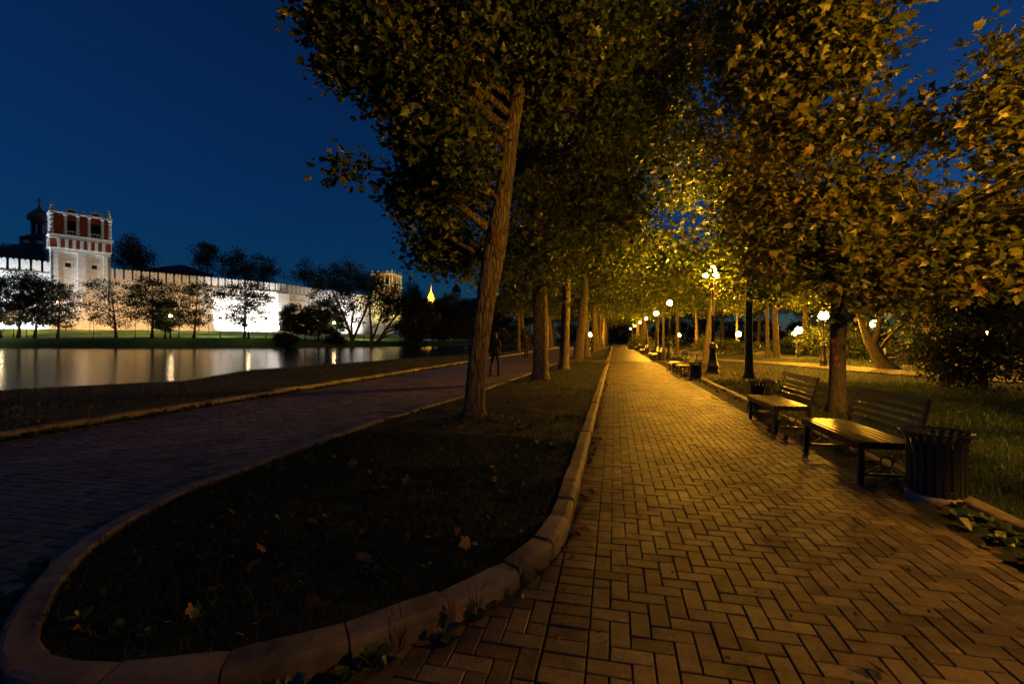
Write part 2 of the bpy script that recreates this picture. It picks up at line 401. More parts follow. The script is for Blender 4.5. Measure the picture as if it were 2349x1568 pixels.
# near shoreline of the pond as x(y)
SHY = [-60, 0, 8, 11.2, 12.4, 14.8, 17.6, 24.8, 46.5, 80, 112, 125, 400]
SHX = [-20.4, -19.4, -18.4, -16.3, -15.2, -16.2, -17.4, -16.4, -13.2, -11.6, -11, -10.6, -10.6]
def shore_x(y): return float(np.interp(y, SHY, SHX))
WZ = -0.25

# ================================================================== SETTING
# ---- ground sheet of the park, running out to the horizon, with the near bank of the pond as its edge
mb = MB()
ys = list(np.arange(-40, 60, 1.2)) + list(np.arange(60, 126, 4)) + [140, 200, 400, 900, 2500]
offs = [-2.6, -1.2, -0.5, 0.0, 0.5, 1.4, 3.0, 5.5]
xs2 = [-8.72, -8.2, -3.0, 0.0, 2.0, 3.05, 3.6, 6, 10, 16, 30, 70, 300, 2000]
rows = []
for y in ys:
    sx = shore_x(y); row = []
    for o in offs:
        z = {-2.6:-1.1,-1.2:-0.75,-0.5:-0.45,0.0:-0.24,0.5:-0.10,1.4:0.03,3.0:0.09,5.5:0.11}[o]
        row.append((min(sx+o, -9.0), y, z + random.uniform(-.02,.02)))
    for x in xs2:
        z = 0.11 if x < -8.5 else (-0.06 if x <= 2.9 else 0.07 + 0.012*min(max(x-3, 0), 12)*0.3)
        if y > 126: z = z if x < -8.5 else max(z, -0.06)
        row.append((x, y, z))
    rows.append(row)
vs = [v for r in rows for v in r]; n = len(rows[0])
fs = [(i*n+k, i*n+k+1, (i+1)*n+k+1, (i+1)*n+k) for i in range(len(rows)-1) for k in range(n-1)]
mb.add(vs, fs, True)
tag(mb.build('park_ground', M['soil']), kind='structure')

# ---- water
mb = MB().add([(-900,-200,WZ),(-8.9,-200,WZ),(-8.9,150,WZ),(-900,150,WZ)], [(0,1,2,3)])
tag(mb.build('pond_water', M['water']), kind='structure')

# ---- far bank, lawn and rise behind, laid out around the pond
S = 1.3
def wall_depth(x):
    u = (x-CX2)/F2
    if u < -0.4947:
        t = (-74.6 - 85*u)/(0.766*u - 0.643); return S*(85+0.766*t)
    s = (-54.1 - 109.4*u)/(0.94*u - 0.34); return S*(109.4+0.94*s)
def shore_depth(x): return float(np.interp(x, [-900,-400,0,300,600,860,1070,1200,1330], [70,76,80.7,80.7,82.5,93.4,110.9,122,128]))
def bank_z(x): return float(np.interp(x, [0,600,830,1000,1330], [1.6,1.5,0.95,0.75,0.3]))
xsD = list(range(-900, 1340, 22)); cols = []
for x in xsD:
    ds = shore_depth(x); zb = bank_z(x)
    dw = wall_depth(min(max(x, -250), 900)); dw = max(dw, ds+16) if x < 900 else max(dw, ds+60)
    zw = float(np.interp(x, [-900, 600, 900, 1330], [3.5, 3.6, 3.4, 0.4]))
    c = []
    for dd, z in [(ds-2.5,-0.9),(ds-0.3,-0.36),(ds+0.3,-0.1),(ds+2,0.35*zb+.1),(ds+4.2,0.85*zb),(ds+6.5,zb),(ds+9,zb+.05),(0.5*(ds+9)+0.5*(dw-5),0.45*zb+0.5*zw),(dw-5,zw-.25),(dw,zw),(dw+25,zw+.6),(dw+120,zw+1),(dw+500,zw+1.5),(2600,zw+2)]:
        a, b = camplane((x-CX2)/F2*dd, dd); c.append((a, b, z + (random.uniform(-.06,.06) if dd < dw+1 else 0)))
    cols.append(c)
m = len(cols[0]); vs = [v for c in cols for v in c]
fs = [(i*m+k, (i+1)*m+k, (i+1)*m+k+1, i*m+k+1) for i in range(len(cols)-1) for k in range(m-1)]
tag(MB().add(vs, fs, True).build('far_bank_lawn', M['farlawn']), kind='structure')
# gravel walk along the top of the far bank
mb = MB(); vs = []
for x in range(-300, 1200, 20):
    ds = shore_depth(x); zb = bank_z(x)
    for dd in (ds+6.7, ds+8.7):
        a, b = camplane((x-CX2)/F2*dd, dd); vs.append((a, b, zb+0.12))
k = len(vs)//2
mb.add(vs, [(2*i, 2*i+2, 2*i+3, 2*i+1) for i in range(k-1)], True)
tag(mb.build('bank_walk', M['concrete']), kind='structure')

# ---- paving: bed sheets, then bricks laid one by one in herringbone
YFAR = 30.0
bed = MB().add([(-8.52,-6,-0.03),(2.90,-6,-0.03),(2.90,YFAR,-0.03),(-8.52,YFAR,-0.03)], [(0,1,2,3)])
paving = tag(bed.build('footpath', M['bed']), kind='structure')
far = MB()
far.add([(XK,YFAR,-0.004),(XR,YFAR,-0.004),(XR,300,-0.004),(XK,300,-0.004)], [(0,1,2,3)])
far.add([(-8.5,YFAR,-0.004),(-3.25,YFAR,-0.004),(-3.25,300,-0.004),(-8.5,300,-0.004)], [(0,1,2,3)])
far.build('far_paving', M['farpave'], paving)
lp = MB().add([(-8.5,15,-0.004),(-3.2,15,-0.004),(-3.2,YFAR,-0.004),(-8.5,YFAR,-0.004)], [(0,1,2,3)])
lp.build('left_path_paving', M['farpave'], paving)

def bricks():
    """(cx, cy, lx, ly) of every brick"""
    out = []
    c = 0.1
    # right path field
    def field(x0, y0, nx, ny, test=None):
        for i in range(-1, nx):
            for j in range(-1, ny):
                mth = (i-j) % 4
                if mth == 0: lx, ly = 2, 1
                elif mth == 3: lx, ly = 1, 2
                else: continue
                a0, a1 = max(i, 0), min(i+lx, nx); b0, b1 = max(j, 0), min(j+ly, ny)
                if a1 <= a0 or b1 <= b0: continue
                out.append((x0+c*(a0+a1)/2, y0+c*(b0+b1)/2, c*(a1-a0), c*(b1-b0)))
    field(-0.125, 0.8, 30, 292)
    for j in range(292): out.append((-0.227, 0.85+j*0.1, 0.203, 0.1))       # soldier course beside the kerb
    k0 = len(out)
    field(-8.433, -0.2, 81, 152)                                             # left path and the apron round the island's tip
    keep = out[:k0]
    xs = np.array([b[0] for b in out[k0:]]); yy = np.array([b[1] for b in out[k0:]])
    ok = (~inside(xs, yy, isl_xy) | (dist_poly(xs, yy, isl_xy) < 0.11)) & ((xs < -3.0) | (yy < 3.25)) & (xs < -0.335)
    keep += [b for b, q in zip(out[k0:], ok) if q]
    return keep
def clip_brick(x, y, lx, ly):
    """cut a brick along the kerb's foot; None if nothing is left, the rectangle's own outline if untouched"""
    g = 0.0035; poly = [(x-lx/2+g,y-ly/2+g),(x+lx/2-g,y-ly/2+g),(x+lx/2-g,y+ly/2-g),(x-lx/2+g,y+ly/2-g)]
    c = np.array([x, y]); seg = isl_xy[1:]-isl_xy[:-1]; mid = (isl_xy[1:]+isl_xy[:-1])/2
    near_ = np.argsort(((mid-c)**2).sum(1))[:3]
    for i in near_:
        d = seg[i]/np.linalg.norm(seg[i]); nn = np.array([-d[1], d[0]])        # points out of the island
        o = isl_xy[i]+nn*0.006; out = []
        for k in range(len(poly)):
            a = np.array(poly[k]); b = np.array(poly[(k+1)%len(poly)]); da = (a-o)@nn; db = (b-o)@nn
            if da >= 0: out.append(tuple(a))
            if (da >= 0) != (db >= 0): out.append(tuple(a+(b-a)*da/(da-db)))
        poly = out
        if len(poly) < 3: return None
    ar = 0.5*abs(sum(poly[k][0]*poly[(k+1)%len(poly)][1]-poly[(k+1)%len(poly)][0]*poly[k][1] for k in range(len(poly))))
    return poly if ar > 0.0006 else None
BR = bricks()
def screen_size(x, y):
    u, d = project((x, y))
    if d < 0.6: return 0
    px = 512 + FPX*u/d; py = 338.3 + FPX*EYE/d
    if not (-15 < px < 1040 and py < 700): return 0
    return 1/d
sizes = np.array([screen_size(b[0], b[1]) for b in BR])
order = np.argsort(-sizes)
near = set(order[:200].tolist())
rb = random.Random(5)
variants = {}
def brick_mesh(lx, ly, k):
    key = (round(lx,3), round(ly,3), k)
    if key not in variants:
        g = 0.0035
        variants[key] = MB().box(-lx/2+g, lx/2-g, -ly/2+g, ly/2-g, -0.05, 0, bev=0.004).mesh('paver', M['paver'], rnd=(k+0.5)/7)
    return variants[key]
V = []; Fq = []; R = []
kd = dist_poly(np.array([b[0] for b in BR]), np.array([b[1] for b in BR]), isl_xy)
for i, (x, y, lx, ly) in enumerate(BR):
    k = rb.randrange(7); dz = rb.gauss(0, 0.0013)
    if kd[i] < 0.13 and x < -0.335:
        if sizes[i] <= 0: continue
        poly = clip_brick(x, y, lx, ly)
        if poly is None: continue
        n_ = len(poly); mbc = MB(); mbc.add([(a, b, -.03) for a, b in poly]+[(a, b, dz) for a, b in poly], [tuple(range(n_, 2*n_))]+[(q, (q+1)%n_, (q+1)%n_+n_, q+n_) for q in range(n_)])
        mbc.build('paver', M['paver'], paving, rnd=(k+.5)/7)
        continue
    if i in near:
        o = link('paver', brick_mesh(lx, ly, k), paving)
        o.location = (x, y, dz); o.rotation_euler = (rb.gauss(0,.003), rb.gauss(0,.003), rb.gauss(0,.006))
    elif sizes[i] > 0 or (y < 12 and x > -6):
        g = 0.0035; x0, x1, y0, y1 = x-lx/2+g, x+lx/2-g, y-ly/2+g, y+ly/2-g; b = 0.004
        t1, t2 = rb.gauss(0,.00022), rb.gauss(0,.00022); o = len(V)
        V += [(x0,y0,-.03),(x1,y0,-.03),(x1,y1,-.03),(x0,y1,-.03),(x0,y0,dz-b-t1),(x1,y0,dz-b-t2),(x1,y1,dz-b+t1),(x0,y1,dz-b+t2),
              (x0+b,y0+b,dz-t1),(x1-b,y0+b,dz-t2),(x1-b,y1-b,dz+t1),(x0+b,y1-b,dz+t2)]
        Fq += [(a+o,b2+o,c2+o,d2+o) for a,b2,c2,d2 in ((0,1,5,4),(1,2,6,5),(2,3,7,6),(3,0,4,7),(4,5,9,8),(5,6,10,9),(6,7,11,10),(7,4,8,11),(8,9,10,11))]
        R += [(k+0.5)/7]*12
tag(link('herringbone_paving', fastmesh('herringbone_paving', V, Fq, M['paver'], R), paving), kind='stuff')

# ---- kerbs: every stone its own piece with rounded path edge
def kerb_run(name, line, stones, width, height, inner_left, jitter=0.005, drop=0.06):
    """line: polyline along the path-side foot of the kerb; stones: list of lengths"""
    root = tag(empty(name, (0,0,0)), kind='structure')
    L = [0.0]
    for a, b in zip(line, line[1:]): L.append(L[-1]+(b-a).length)
    def pt(s):
        s = min(max(s, 0), L[-1]); i = max(0, min(len(L)-2, int(np.searchsorted(L, s))-1))
        t = (s-L[i])/(L[i+1]-L[i]+1e-9); p = line[i].lerp(line[i+1], t)
        d = (pt_dir(i)*(1-t)+pt_dir(min(i+1, len(line)-2))*t).normalized()
        return p, d
    def pt_dir(i): return (line[i+1]-line[i]).normalized()
    s = 0.0; k = 0
    while s < L[-1]-0.05:
        ln = stones[k] if k < len(stones) else stones[-1]
        e = min(s+ln, L[-1]); g = 0.0045
        dz = random.gauss(0, jitter); dl = random.gauss(0, jitter)
        nseg = max(2, int(ln/0.09)) if ln < 0.9 else 3
        prof = [(0,-drop),(0,height-0.046),(0.005,height-0.026),(0.017,height-0.010),(0.04,height-.001),(width-.012,height),(width,height-.01),(width,-drop)]
        mb = MB(); vs = []; m = len(prof)
        for q in range(nseg+1):
            p, d = pt(s+g+(e-s-2*g)*q/nseg)
            nrm = Vector((-d.y, d.x, 0)) if inner_left else Vector((d.y, -d.x, 0))
            sh = 0.007 if q in (0, nseg) else random.uniform(-.003,.003)
            for (a, z) in prof: vs.append(p+nrm*(a+dl)+Vector((0,0,z+dz-(sh if z > 0 else 0))))
        fs = [(q*m+j, (q+1)*m+j, (q+1)*m+(j+1)%m, q*m+(j+1)%m) for q in range(nseg) for j in range(m)]
        if inner_left: fs = [f[::-1] for f in fs]
        fs += [tuple(range(m)), tuple(nseg*m+j for j in range(m-1,-1,-1))]
        mb.add(vs, fs); mb.build('kerbstone', M['kerb'], root, rnd=random.random())
        s = e; k += 1
    return root
def straight(x0, y0, x1, y1, step=1.0):
    n = max(2, int(math.hypot(x1-x0, y1-y0)/step)); return [Vector((x0+(x1-x0)*i/n, y0+(y1-y0)*i/n, 0)) for i in range(n+1)]
kerb_run('island_kerb', isl_line, [1.0]*21+[0.45,0.42,0.42,0.42,0.42,0.5,0.5,0.5,0.45,0.45,0.45,0.5,0.5,0.6]+[1.0], 0.15, 0.12, False)
kerb_run('right_kerb', straight(XR, 1.2, XR, 75), [1.0], 0.15, 0.085, False)
kerb_run('shore_kerb', straight(-8.5, 2.0, -8.45, 70), [1.0], 0.15, 0.13, True)
# the next island beyond the cross path
kerb_run('far_island_kerb', [Vector(p) for p in ((-3.2,28.6,0),(-2,28.5,0),(-0.6,28.55,0),(-0.38,28.8,0),(-0.33,29.6,0))] + straight(-0.33, 30, -0.33, 110, 1.0), [0.8]*4+[1.0], 0.17, 0.13, True)

# ---- lawns on the islands
def lawn(name, poly, z, step=0.3, inset=0.1, amp=0.02, box=None):
    """turf top: triangulated fan grid clipped to polygon"""
    poly = np.array(poly); x0, y0 = poly.min(0); x1, y1 = poly.max(0)
    nx = int((x1-x0)/step)+1; ny = int((y1-y0)/step)+1
    V = []; idx = {}
    gx, gy = np.meshgrid(np.linspace(x0,x1,nx+1), np.linspace(y0,y1,ny+1))
    ins = inside(gx, gy, poly)
    dd = dist_poly(gx, gy, np.vstack([poly, poly[:1]]))
    F = []
    def vid(j, i):
        if (j,i) not in idx:
            idx[(j,i)] = len(V)
            hump = min(dd[j,i], 1.2)*0.035
            V.append((gx[j,i], gy[j,i], z+hump+random.uniform(-amp,amp)))
        return idx[(j,i)]
    for j in range(ny):
        for i in range(nx):
            q = ((j,i),(j,i+1),(j+1,i+1),(j+1,i))
            if all(ins[a] for a in q): F.append(tuple(vid(*a) for a in q))
    return tag(MB().add(V, F, True).build(name, M['soil']), kind='structure')
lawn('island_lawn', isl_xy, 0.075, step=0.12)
lawn('far_island_lawn', [(-3.2,28.65),(-0.4,28.65),(-0.4,120),(-3.2,120)], 0.09, step=0.6)

# ---- grass blades
def grass(name, label, pts, z, hmin, hmax, w, parent=None, lean=0.6, matn='grass'):
    n = len(pts); pts = np.asarray(pts)
    ang = RNG.uniform(0, 2*np.pi, n); h = RNG.uniform(hmin, hmax, n)*(0.5+RNG.random(n)); ww = w*(0.7+0.6*RNG.random(n))
    ln = RNG.uniform(0.1, lean, n)*h; la = RNG.uniform(0, 2*np.pi, n)
    zb = z if hasattr(z, '__len__') else np.full(n, z)
    dx, dy = np.cos(ang)*ww/2, np.sin(ang)*ww/2
    V = np.zeros((n, 5, 3))
    V[:,0] = np.c_[pts[:,0]-dx, pts[:,1]-dy, zb]; V[:,1] = np.c_[pts[:,0]+dx, pts[:,1]+dy, zb]
    mx, my = pts[:,0]+np.cos(la)*ln*0.35, pts[:,1]+np.sin(la)*ln*0.35
    V[:,2] = np.c_[mx+dx*.8, my+dy*.8, zb+h*.6]; V[:,3] = np.c_[mx-dx*.8, my-dy*.8, zb+h*.6]
    V[:,4] = np.c_[pts[:,0]+np.cos(la)*ln, pts[:,1]+np.sin(la)*ln, zb+h]
    b = np.arange(n)[:,None]*5
    T = np.concatenate([b+np.array([[0,1,2]]), b+np.array([[0,2,3]]), b+np.array([[3,2,4]])])
    rnd = np.repeat(np.clip(RNG.normal(0.45, 0.2, n), 0, 1), 5)
    o = link(name, fastmesh(name, V.reshape(-1,3), T, M[matn], rnd), parent)
    return tag(o, label, None if parent else 'grass', kind='stuff')
def scatter_poly(poly, n, ymax=None):
    poly = np.asarray(poly); lo = poly.min(0); hi = poly.max(0)
    if ymax: hi[1] = min(hi[1], ymax)
    out = []
    while sum(len(o) for o in out) < n:
        p = RNG.uniform(lo, hi, (n, 2)); out.append(p[inside(p[:,0], p[:,1], poly)])
    return np.vstack(out)[:n]
def clumpy(p, scale, keep):
    """thin points by a lumpy field so that the turf is uneven"""
    f = np.sin(p[:,0]*scale*1.3+np.sin(p[:,1]*scale*.7)*2)+np.sin(p[:,1]*scale*1.1+np.cos(p[:,0]*scale*.9)*2)
    return p[RNG.random(len(p)) < keep + (1-keep)*(f+2)/4]
def visible(p, margin=40):
    u = p[:,0]*CA+p[:,1]*SA; d = -p[:,0]*SA+p[:,1]*CA
    px = 512+FPX*u/np.maximum(d,.1)
    return (d > 0.5) & (px > -margin) & (px < 1024+margin)
p1 = scatter_poly(isl_xy, 70000, 6.0); p2 = scatter_poly(isl_xy, 60000)
p = clumpy(np.vstack([p1, p2]), 3.0, 0.45); dd = dist_poly(p[:,0], p[:,1], isl_xy); p = p[dd > 0.15]; dd = dist_poly(p[:,0], p[:,1], isl_xy)
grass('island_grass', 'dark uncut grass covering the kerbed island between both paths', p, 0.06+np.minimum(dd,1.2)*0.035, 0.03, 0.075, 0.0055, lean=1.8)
q = np.c_[RNG.uniform(3.0, 9, 90000), 2+RNG.random(90000)**1.5*14]; q2 = np.c_[RNG.uniform(3.0, 16, 50000), RNG.uniform(10, 34, 50000)]
p = clumpy(np.vstack([q, q2]), 2.2, 0.4); p = p[visible(p)]
grass('park_lawn_grass', 'green grass of the park lawn behind the benches', p, 0.07+0.0036*np.clip(p[:,0]-3,0,12)-0.01, 0.04, 0.10, 0.009, matn='grass_lit')
q = np.c_[RNG.uniform(-19, -8.75, 70000), 3+RNG.random(70000)**1.3*45]
sx = np.array([shore_x(y) for y in q[:,1]]); okk = q[:,0] > sx+0.2; q = q[okk]; sx = sx[okk]
keepv = visible(q); q = q[keepv]; sx = sx[keepv]
zz = np.interp(q[:,0]-sx, [0,.5,1.4,3,5.5], [-.24,-.10,.03,.09,.11])
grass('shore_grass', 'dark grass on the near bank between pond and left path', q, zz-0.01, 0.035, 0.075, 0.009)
p = np.c_[RNG.uniform(-3.1, -0.52, 9000), 28.8+RNG.random(9000)**1.6*40]
grass('far_island_grass', 'grass of the second island beyond the cross path', p, 0.1, 0.05, 0.09, 0.012)

# ================================================================== MONASTERY WALL AND TOWERS
def cam2world(u, d): a, b = camplane(u, d); return Vector((a, b, 0))
WD1 = (0.643, 0.766); WN1 = (0.766, -0.643)
WD2 = (0.34, 0.94); WN2 = (0.94, -0.34)
def w1(t, off=0.0, z=0.0):
    v = cam2world(S*(-74.6+WD1[0]*t)+off*WN1[0], S*(85+WD1[1]*t)+off*WN1[1]); v.z = z; return v
def w2(s, off=0.0, z=0.0):
    v = cam2world(S*(-54.1+WD2[0]*s)+off*WN2[0], S*(109.4+WD2[1]*s)+off*WN2[1]); v.z = z; return v
ang1 = math.atan2((w1(1)-w1(0)).y, (w1(1)-w1(0)).x)
ang2 = math.atan2((w2(1)-w2(0)).y, (w2(1)-w2(0)).x)
MERLON = None
def fort_wall(A, ang, length, base, top, label, buttresses=(), slots=True):
    """local x runs along the wall, -y faces the pond"""
    global MERLON
    root = empty('monastery_wall', (A.x, A.y, base), ang, label, 'wall', 'monastery wall sections')
    h = top-base; mh = 2.45; hb = h-mh
    mb = MB()
    prof = [(-1.0,-1.5),(-0.75,1.0),(-0.05,hb*0.55),(0,hb),(2.2,hb),(2.2,-1.5)]
    vs = [(0,y,z) for y,z in prof]+[(length,y,z) for y,z in prof]; n = len(prof)
    mb.add(vs, [tuple(range(n-1,-1,-1)), tuple(range(n,2*n))]+[(k,(k+1)%n,(k+1)%n+n,k+n) for k in range(n)])
    mb.build('wall_body', M['white'], root)
    MB().box(0, length, -0.16, 0.02, hb-0.55, hb-0.33).build('string_course', M['white'], root)
    MB().box(0, length, -0.2, 0.02, hb-2.55, hb-2.38).build('string_course', M['white'], root)
    MB().box(0, length, -0.86, -0.4, 1.35, 1.55).build('plinth_course', M['white'], root)
    sp = 1.27*S; nm = int(length/sp); sp = length/nm; w = sp*0.77
    if MERLON is None:
        poly = [(0,0),(w,0),(w,mh*.80),(w*.985,mh*.90),(w*.90,mh*.975),(w*.76,mh),(w*.63,mh*.96),(w*.54,mh*.88),(w*.5,mh*.84),(w*.46,mh*.88),(w*.37,mh*.96),(w*.24,mh),(w*.10,mh*.975),(w*.015,mh*.90),(0,mh*.80)]
        MERLON = MB().prism(poly, -0.02, 0.62).mesh('merlon', M['white'])
    for k in range(nm):
        o = link('merlon', MERLON, root); o.location = (k*sp+sp*0.1, 0.012, hb); o.scale = (1, 1, 1+random.uniform(-.015,.015))
    if slots:
        slot = MB().box(-0.12, 0.12, -0.06, 0.3, -0.4, 0.4).mesh('loophole', M['void'])
        for k in range(int(length/6.5)):
            o = link('loophole', slot, root); o.location = (2.5+k*6.5, -0.01, hb-1.3)
    for (x, w_, pr, htop) in buttresses:
        mbb = MB(); vs = []
        for (z, y, ww) in ((-1.5,-pr*2.2,w_*.62),(0.9,-pr*1.75,w_*.55),(hb*.45,-pr*1.1,w_*.5),(htop,-pr,w_*.5)):
            vs += [(x-ww,0.3,z),(x-ww,y,z),(x+ww,y,z),(x+ww,0.3,z)]
        fs = [(i*4+k,i*4+(k+1)%4,(i+1)*4+(k+1)%4,(i+1)*4+k) for i in range(3) for k in range(4)]+[(12,13,14,15)]
        mbb.add(vs, fs).build('buttress', M['white'], root)
    return root
ztop = 18.5; zbase = 3.3
L1 = 31.8*S
fort_wall(w1(-33), ang1, 26.5*S, zbase-0.3, ztop+0.3, 'blue-white floodlit battlement wall left of the square tower')
fort_wall(w1(-1.0), ang1, 32.8*S, zbase, ztop, 'long white battlement wall with two buttresses right of the square tower',
          buttresses=[((14.7+1.0)*S, 3.0, 1.5, 11.3), (31.6*S, 3.4, 1.6, 12.0)])
fort_wall(w2(0.2), ang2, 40*S, zbase+0.1, ztop-0.1, 'far battlement wall running behind the willows to the second tower')

def rot90(k): return Matrix.Rotation(k*math.pi/2, 4, 'Z')
def square_tower(loc, rz, sc, label):
    root = empty('monastery_tower', loc, rz, label, 'tower', 'square monastery towers'); root.scale = (sc,)*3
    W = 3.9
    def B(name, matn, *boxes, k=0):
        mb = MB(); R4 = rot90(k)
        for b in boxes: mb.box(*b, M=R4)
        return mb.build(name, M[matn], root)
    hw = W-0.36
    MB().box(-hw,hw,-hw,hw,-1,15.3).build('tower_body', M['white'], root)
    mb = MB(); vs = []
    for (z, w) in ((-2.0,5.2),(0.2,4.75),(1.9,4.06),(2.05,3.98)): vs += [(-w,-w,z),(w,-w,z),(w,w,z),(-w,w,z)]
    mb.add(vs, [(i*4+k,i*4+(k+1)%4,(i+1)*4+(k+1)%4,(i+1)*4+k) for i in range(3) for k in range(4)]+[(12,13,14,15)])
    mb.build('battered_plinth', M['white'], root)
    MB().box(-W-.04,W+.04,-W-.04,W+.04,15.32,16.88).build('red_band', M['redbrick'], root)
    c = MB(); c.box(-W-.22,W+.22,-W-.22,W+.22,16.9,17.08); c.box(-W-.12,W+.12,-W-.12,W+.12,17.08,17.36); c.box(-W-.34,W+.34,-W-.34,W+.34,17.36,17.6)
    c.build('cornice', M['trim'], root)
    MB().box(-W-.1,W+.1,-W-.1,W+.1,15.16,15.318).build('ledge', M['trim'], root)
    cw = W-0.25
    MB().box(-cw+.9,cw-.9,-cw+.9,cw-.9,17.6,20.9).build('crown_core', M['void'], root)
    c = MB(); c.box(-W-.1,W+.1,-W-.1,W+.1,21.2,21.36); c.box(-W-.22,W+.22,-W-.22,W+.22,21.36,21.55)
    c.build('upper_cornice', M['trim'], root)
    colp = [(.30,0),(.30,.12),(.22,.14),(.22,.42),(.33,.46),(.33,.58),(.2,.62),(.22,1.15),(.29,1.18),(.29,1.26),(.2,1.30),(.21,2.05),(.28,2.08),(.28,2.15),(.2,2.2),(.2,2.75),(.29,2.8),(.29,2.9),(.21,2.95),(.24,3.3),(.33,3.4),(.33,3.6)]
    column = MB().lathe(colp, n=8, smooth=False).mesh('column', M['trim'])
    fin = MB().lathe([(.34,0),(.34,.35),(.42,.4),(.42,.52),(.2,.56),(.26,.75),(.34,.9),(.2,1.1),(.10,1.25),(.15,1.38),(.03,1.6)], n=8).mesh('corner_finial', M['trim'])
    sfin = MB().lathe([(.16,0),(.16,.18),(.22,.22),(.08,.3),(.17,.5),(.05,.72),(.02,.8)], n=8).mesh('finial', M['trim'])
    bal = MB().lathe([(.05,0),(.09,.15),(.05,.3),(.05,.5)], n=6).mesh('baluster', M['trim'])
    fx = lambda f: -W + 2*W*f
    for k in range(4):
        R4 = rot90(k)
        def put(name, me, x, y, z, s=1):
            o = link(name, me, root); v = R4 @ Vector((x, y, z)); o.location = v; o.rotation_euler = (0,0,k*math.pi/2); o.scale = (s,)*3 if not hasattr(s,'__len__') else s; return o
        for a, b in ((0,.125),(.435,.565),(.875,1)):
            B('pilaster', 'white', (fx(a), fx(b)-(0.001 if b<1 else 0), -W, -hw+.02, 1.9, 14.6), k=k)
        B('frieze', 'white', (-W+.002, W-.002, -W-.003, -hw+.02, 14.6, 15.16), k=k)
        for cx in (fx(.28), fx(.72)):
            # window: stepped frame round a dark opening
            z0, z1 = 11.8, 13.2; w = .66
            f = MB()
            for d, q in ((0,.05),(.16,.02)):
                f.box(cx-w+d, cx+w-d, -hw-.10+d*.6, -hw+.05, z1-d-.14, z1-d, M=R4); f.box(cx-w+d, cx+w-d, -hw-.10+d*.6, -hw+.05, z0+d, z0+d+.14, M=R4)
                f.box(cx-w+d, cx-w+d+.14, -hw-.10+d*.6, -hw+.05, z0+d+.141, z1-d-.141, M=R4); f.box(cx+w-d-.14, cx+w-d, -hw-.10+d*.6, -hw+.05, z0+d+.141, z1-d-.141, M=R4)
            wf = f.build('window', M['trim'], root)
            MB().box(cx-.36, cx+.36, -hw-.012, -hw+.02, z0+.3, z1-.42, M=R4).build('window_opening', M['void'], wf)
        for q in range(7):
            cx = fx(0.13+q*0.124)
            poly = [(cx-.19,15.2),(cx+.19,15.2),(cx+.2,16.5),(cx+.27,16.62),(cx+.2,16.8),(cx,16.89),(cx-.2,16.8),(cx-.27,16.62),(cx-.2,16.5)]
            MB().prism(poly, -W-.3, -W, M=R4).build('corbel', M['trim'], root)
        # crown wall: three red panels, two arched openings between them
        for a, b in ((0.0,.25),(.42,.64),(.84,1.0)):
            y1 = -cw+.5; x0, x1 = fx(a), fx(b)
            if a == 0.0: x0 = -cw
            if b == 1.0: x1 = cw-.5
            B('crown_panel', 'redbrick', (x0, x1, -cw, y1, 17.602, 21.19), k=k)
        for a, b in ((.25,.42),(.64,.84)):
            x0, x1 = fx(a), fx(b); xm = (x0+x1)/2; r = (x1-x0)/2
            poly = [(x0,21.19),(x0,19.6)]
            for q in range(9):
                an = math.pi-math.pi*q/8
                dz = 0.0 if q not in (4,) else -0.28
                poly.append((xm+r*.9*math.cos(an), 19.6+0.75*math.sin(an)+dz))
            poly += [(x1,19.6),(x1,21.19)]
            MB().prism(poly, -cw+.05, -cw+.45, M=R4).build('arch_head', M['redbrick'], root)
            B('parapet_rail', 'trim', (x0+.02, x1-.02, -cw+.1, -cw+.3, 18.35, 18.47), k=k)
            for q in range(4): put('baluster', bal, x0+(q+.5)*(x1-x0)/4, -cw+.2, 17.61, (1,1,1.48))
            # half-round gable above the opening
            arc = [(xm+.82*math.cos(math.pi*q/10), 21.55+.78*math.sin(math.pi*q/10)) for q in range(11)]
            arc2 = [(xm+.6*math.cos(math.pi*q/10), 21.55+.55*math.sin(math.pi*q/10)) for q in range(11)]
            MB().prism(arc+arc2[::-1], -cw-.2, -cw+.3, M=R4).build('gable_arch', M['trim'], root)
            MB().prism(arc2, -cw-.02, -cw+.2, M=R4).build('gable_tympanum', M['darkstone'], root)
            put('finial', sfin, xm, -cw, 22.3, .8)
            for cx in (x0-.05, x1+.05):
                put('finial', sfin, cx, -cw-.05, 21.55, .9)
        for f_ in (.235,.435,.625,.855): put('column', column, fx(f_), -cw-.14, 17.6)
        put('corner_column', column, -W+.12, -W+.12, 17.6, (1.15,1.15,1))
        put('corner_finial', fin, -W+.3, -W+.3, 21.55)
        put('finial', fin, fx(.53), -cw+.1, 21.55, .62)
    return root
tw = square_tower(w1(-4.4, -3.2, 2.0), ang1, S, 'square white tower with red crown beside the blue-white lit wall')
v2 = at(887, 776, wall_depth(870)*0.97); to_cam = math.atan2(-v2.y, -v2.x)
copy_tree(tw, (v2.x, v2.y, 2.6), to_cam + math.pi/2 - math.radians(24), 'yellow-lit second tower with red crown rising behind the willows', S*0.86)

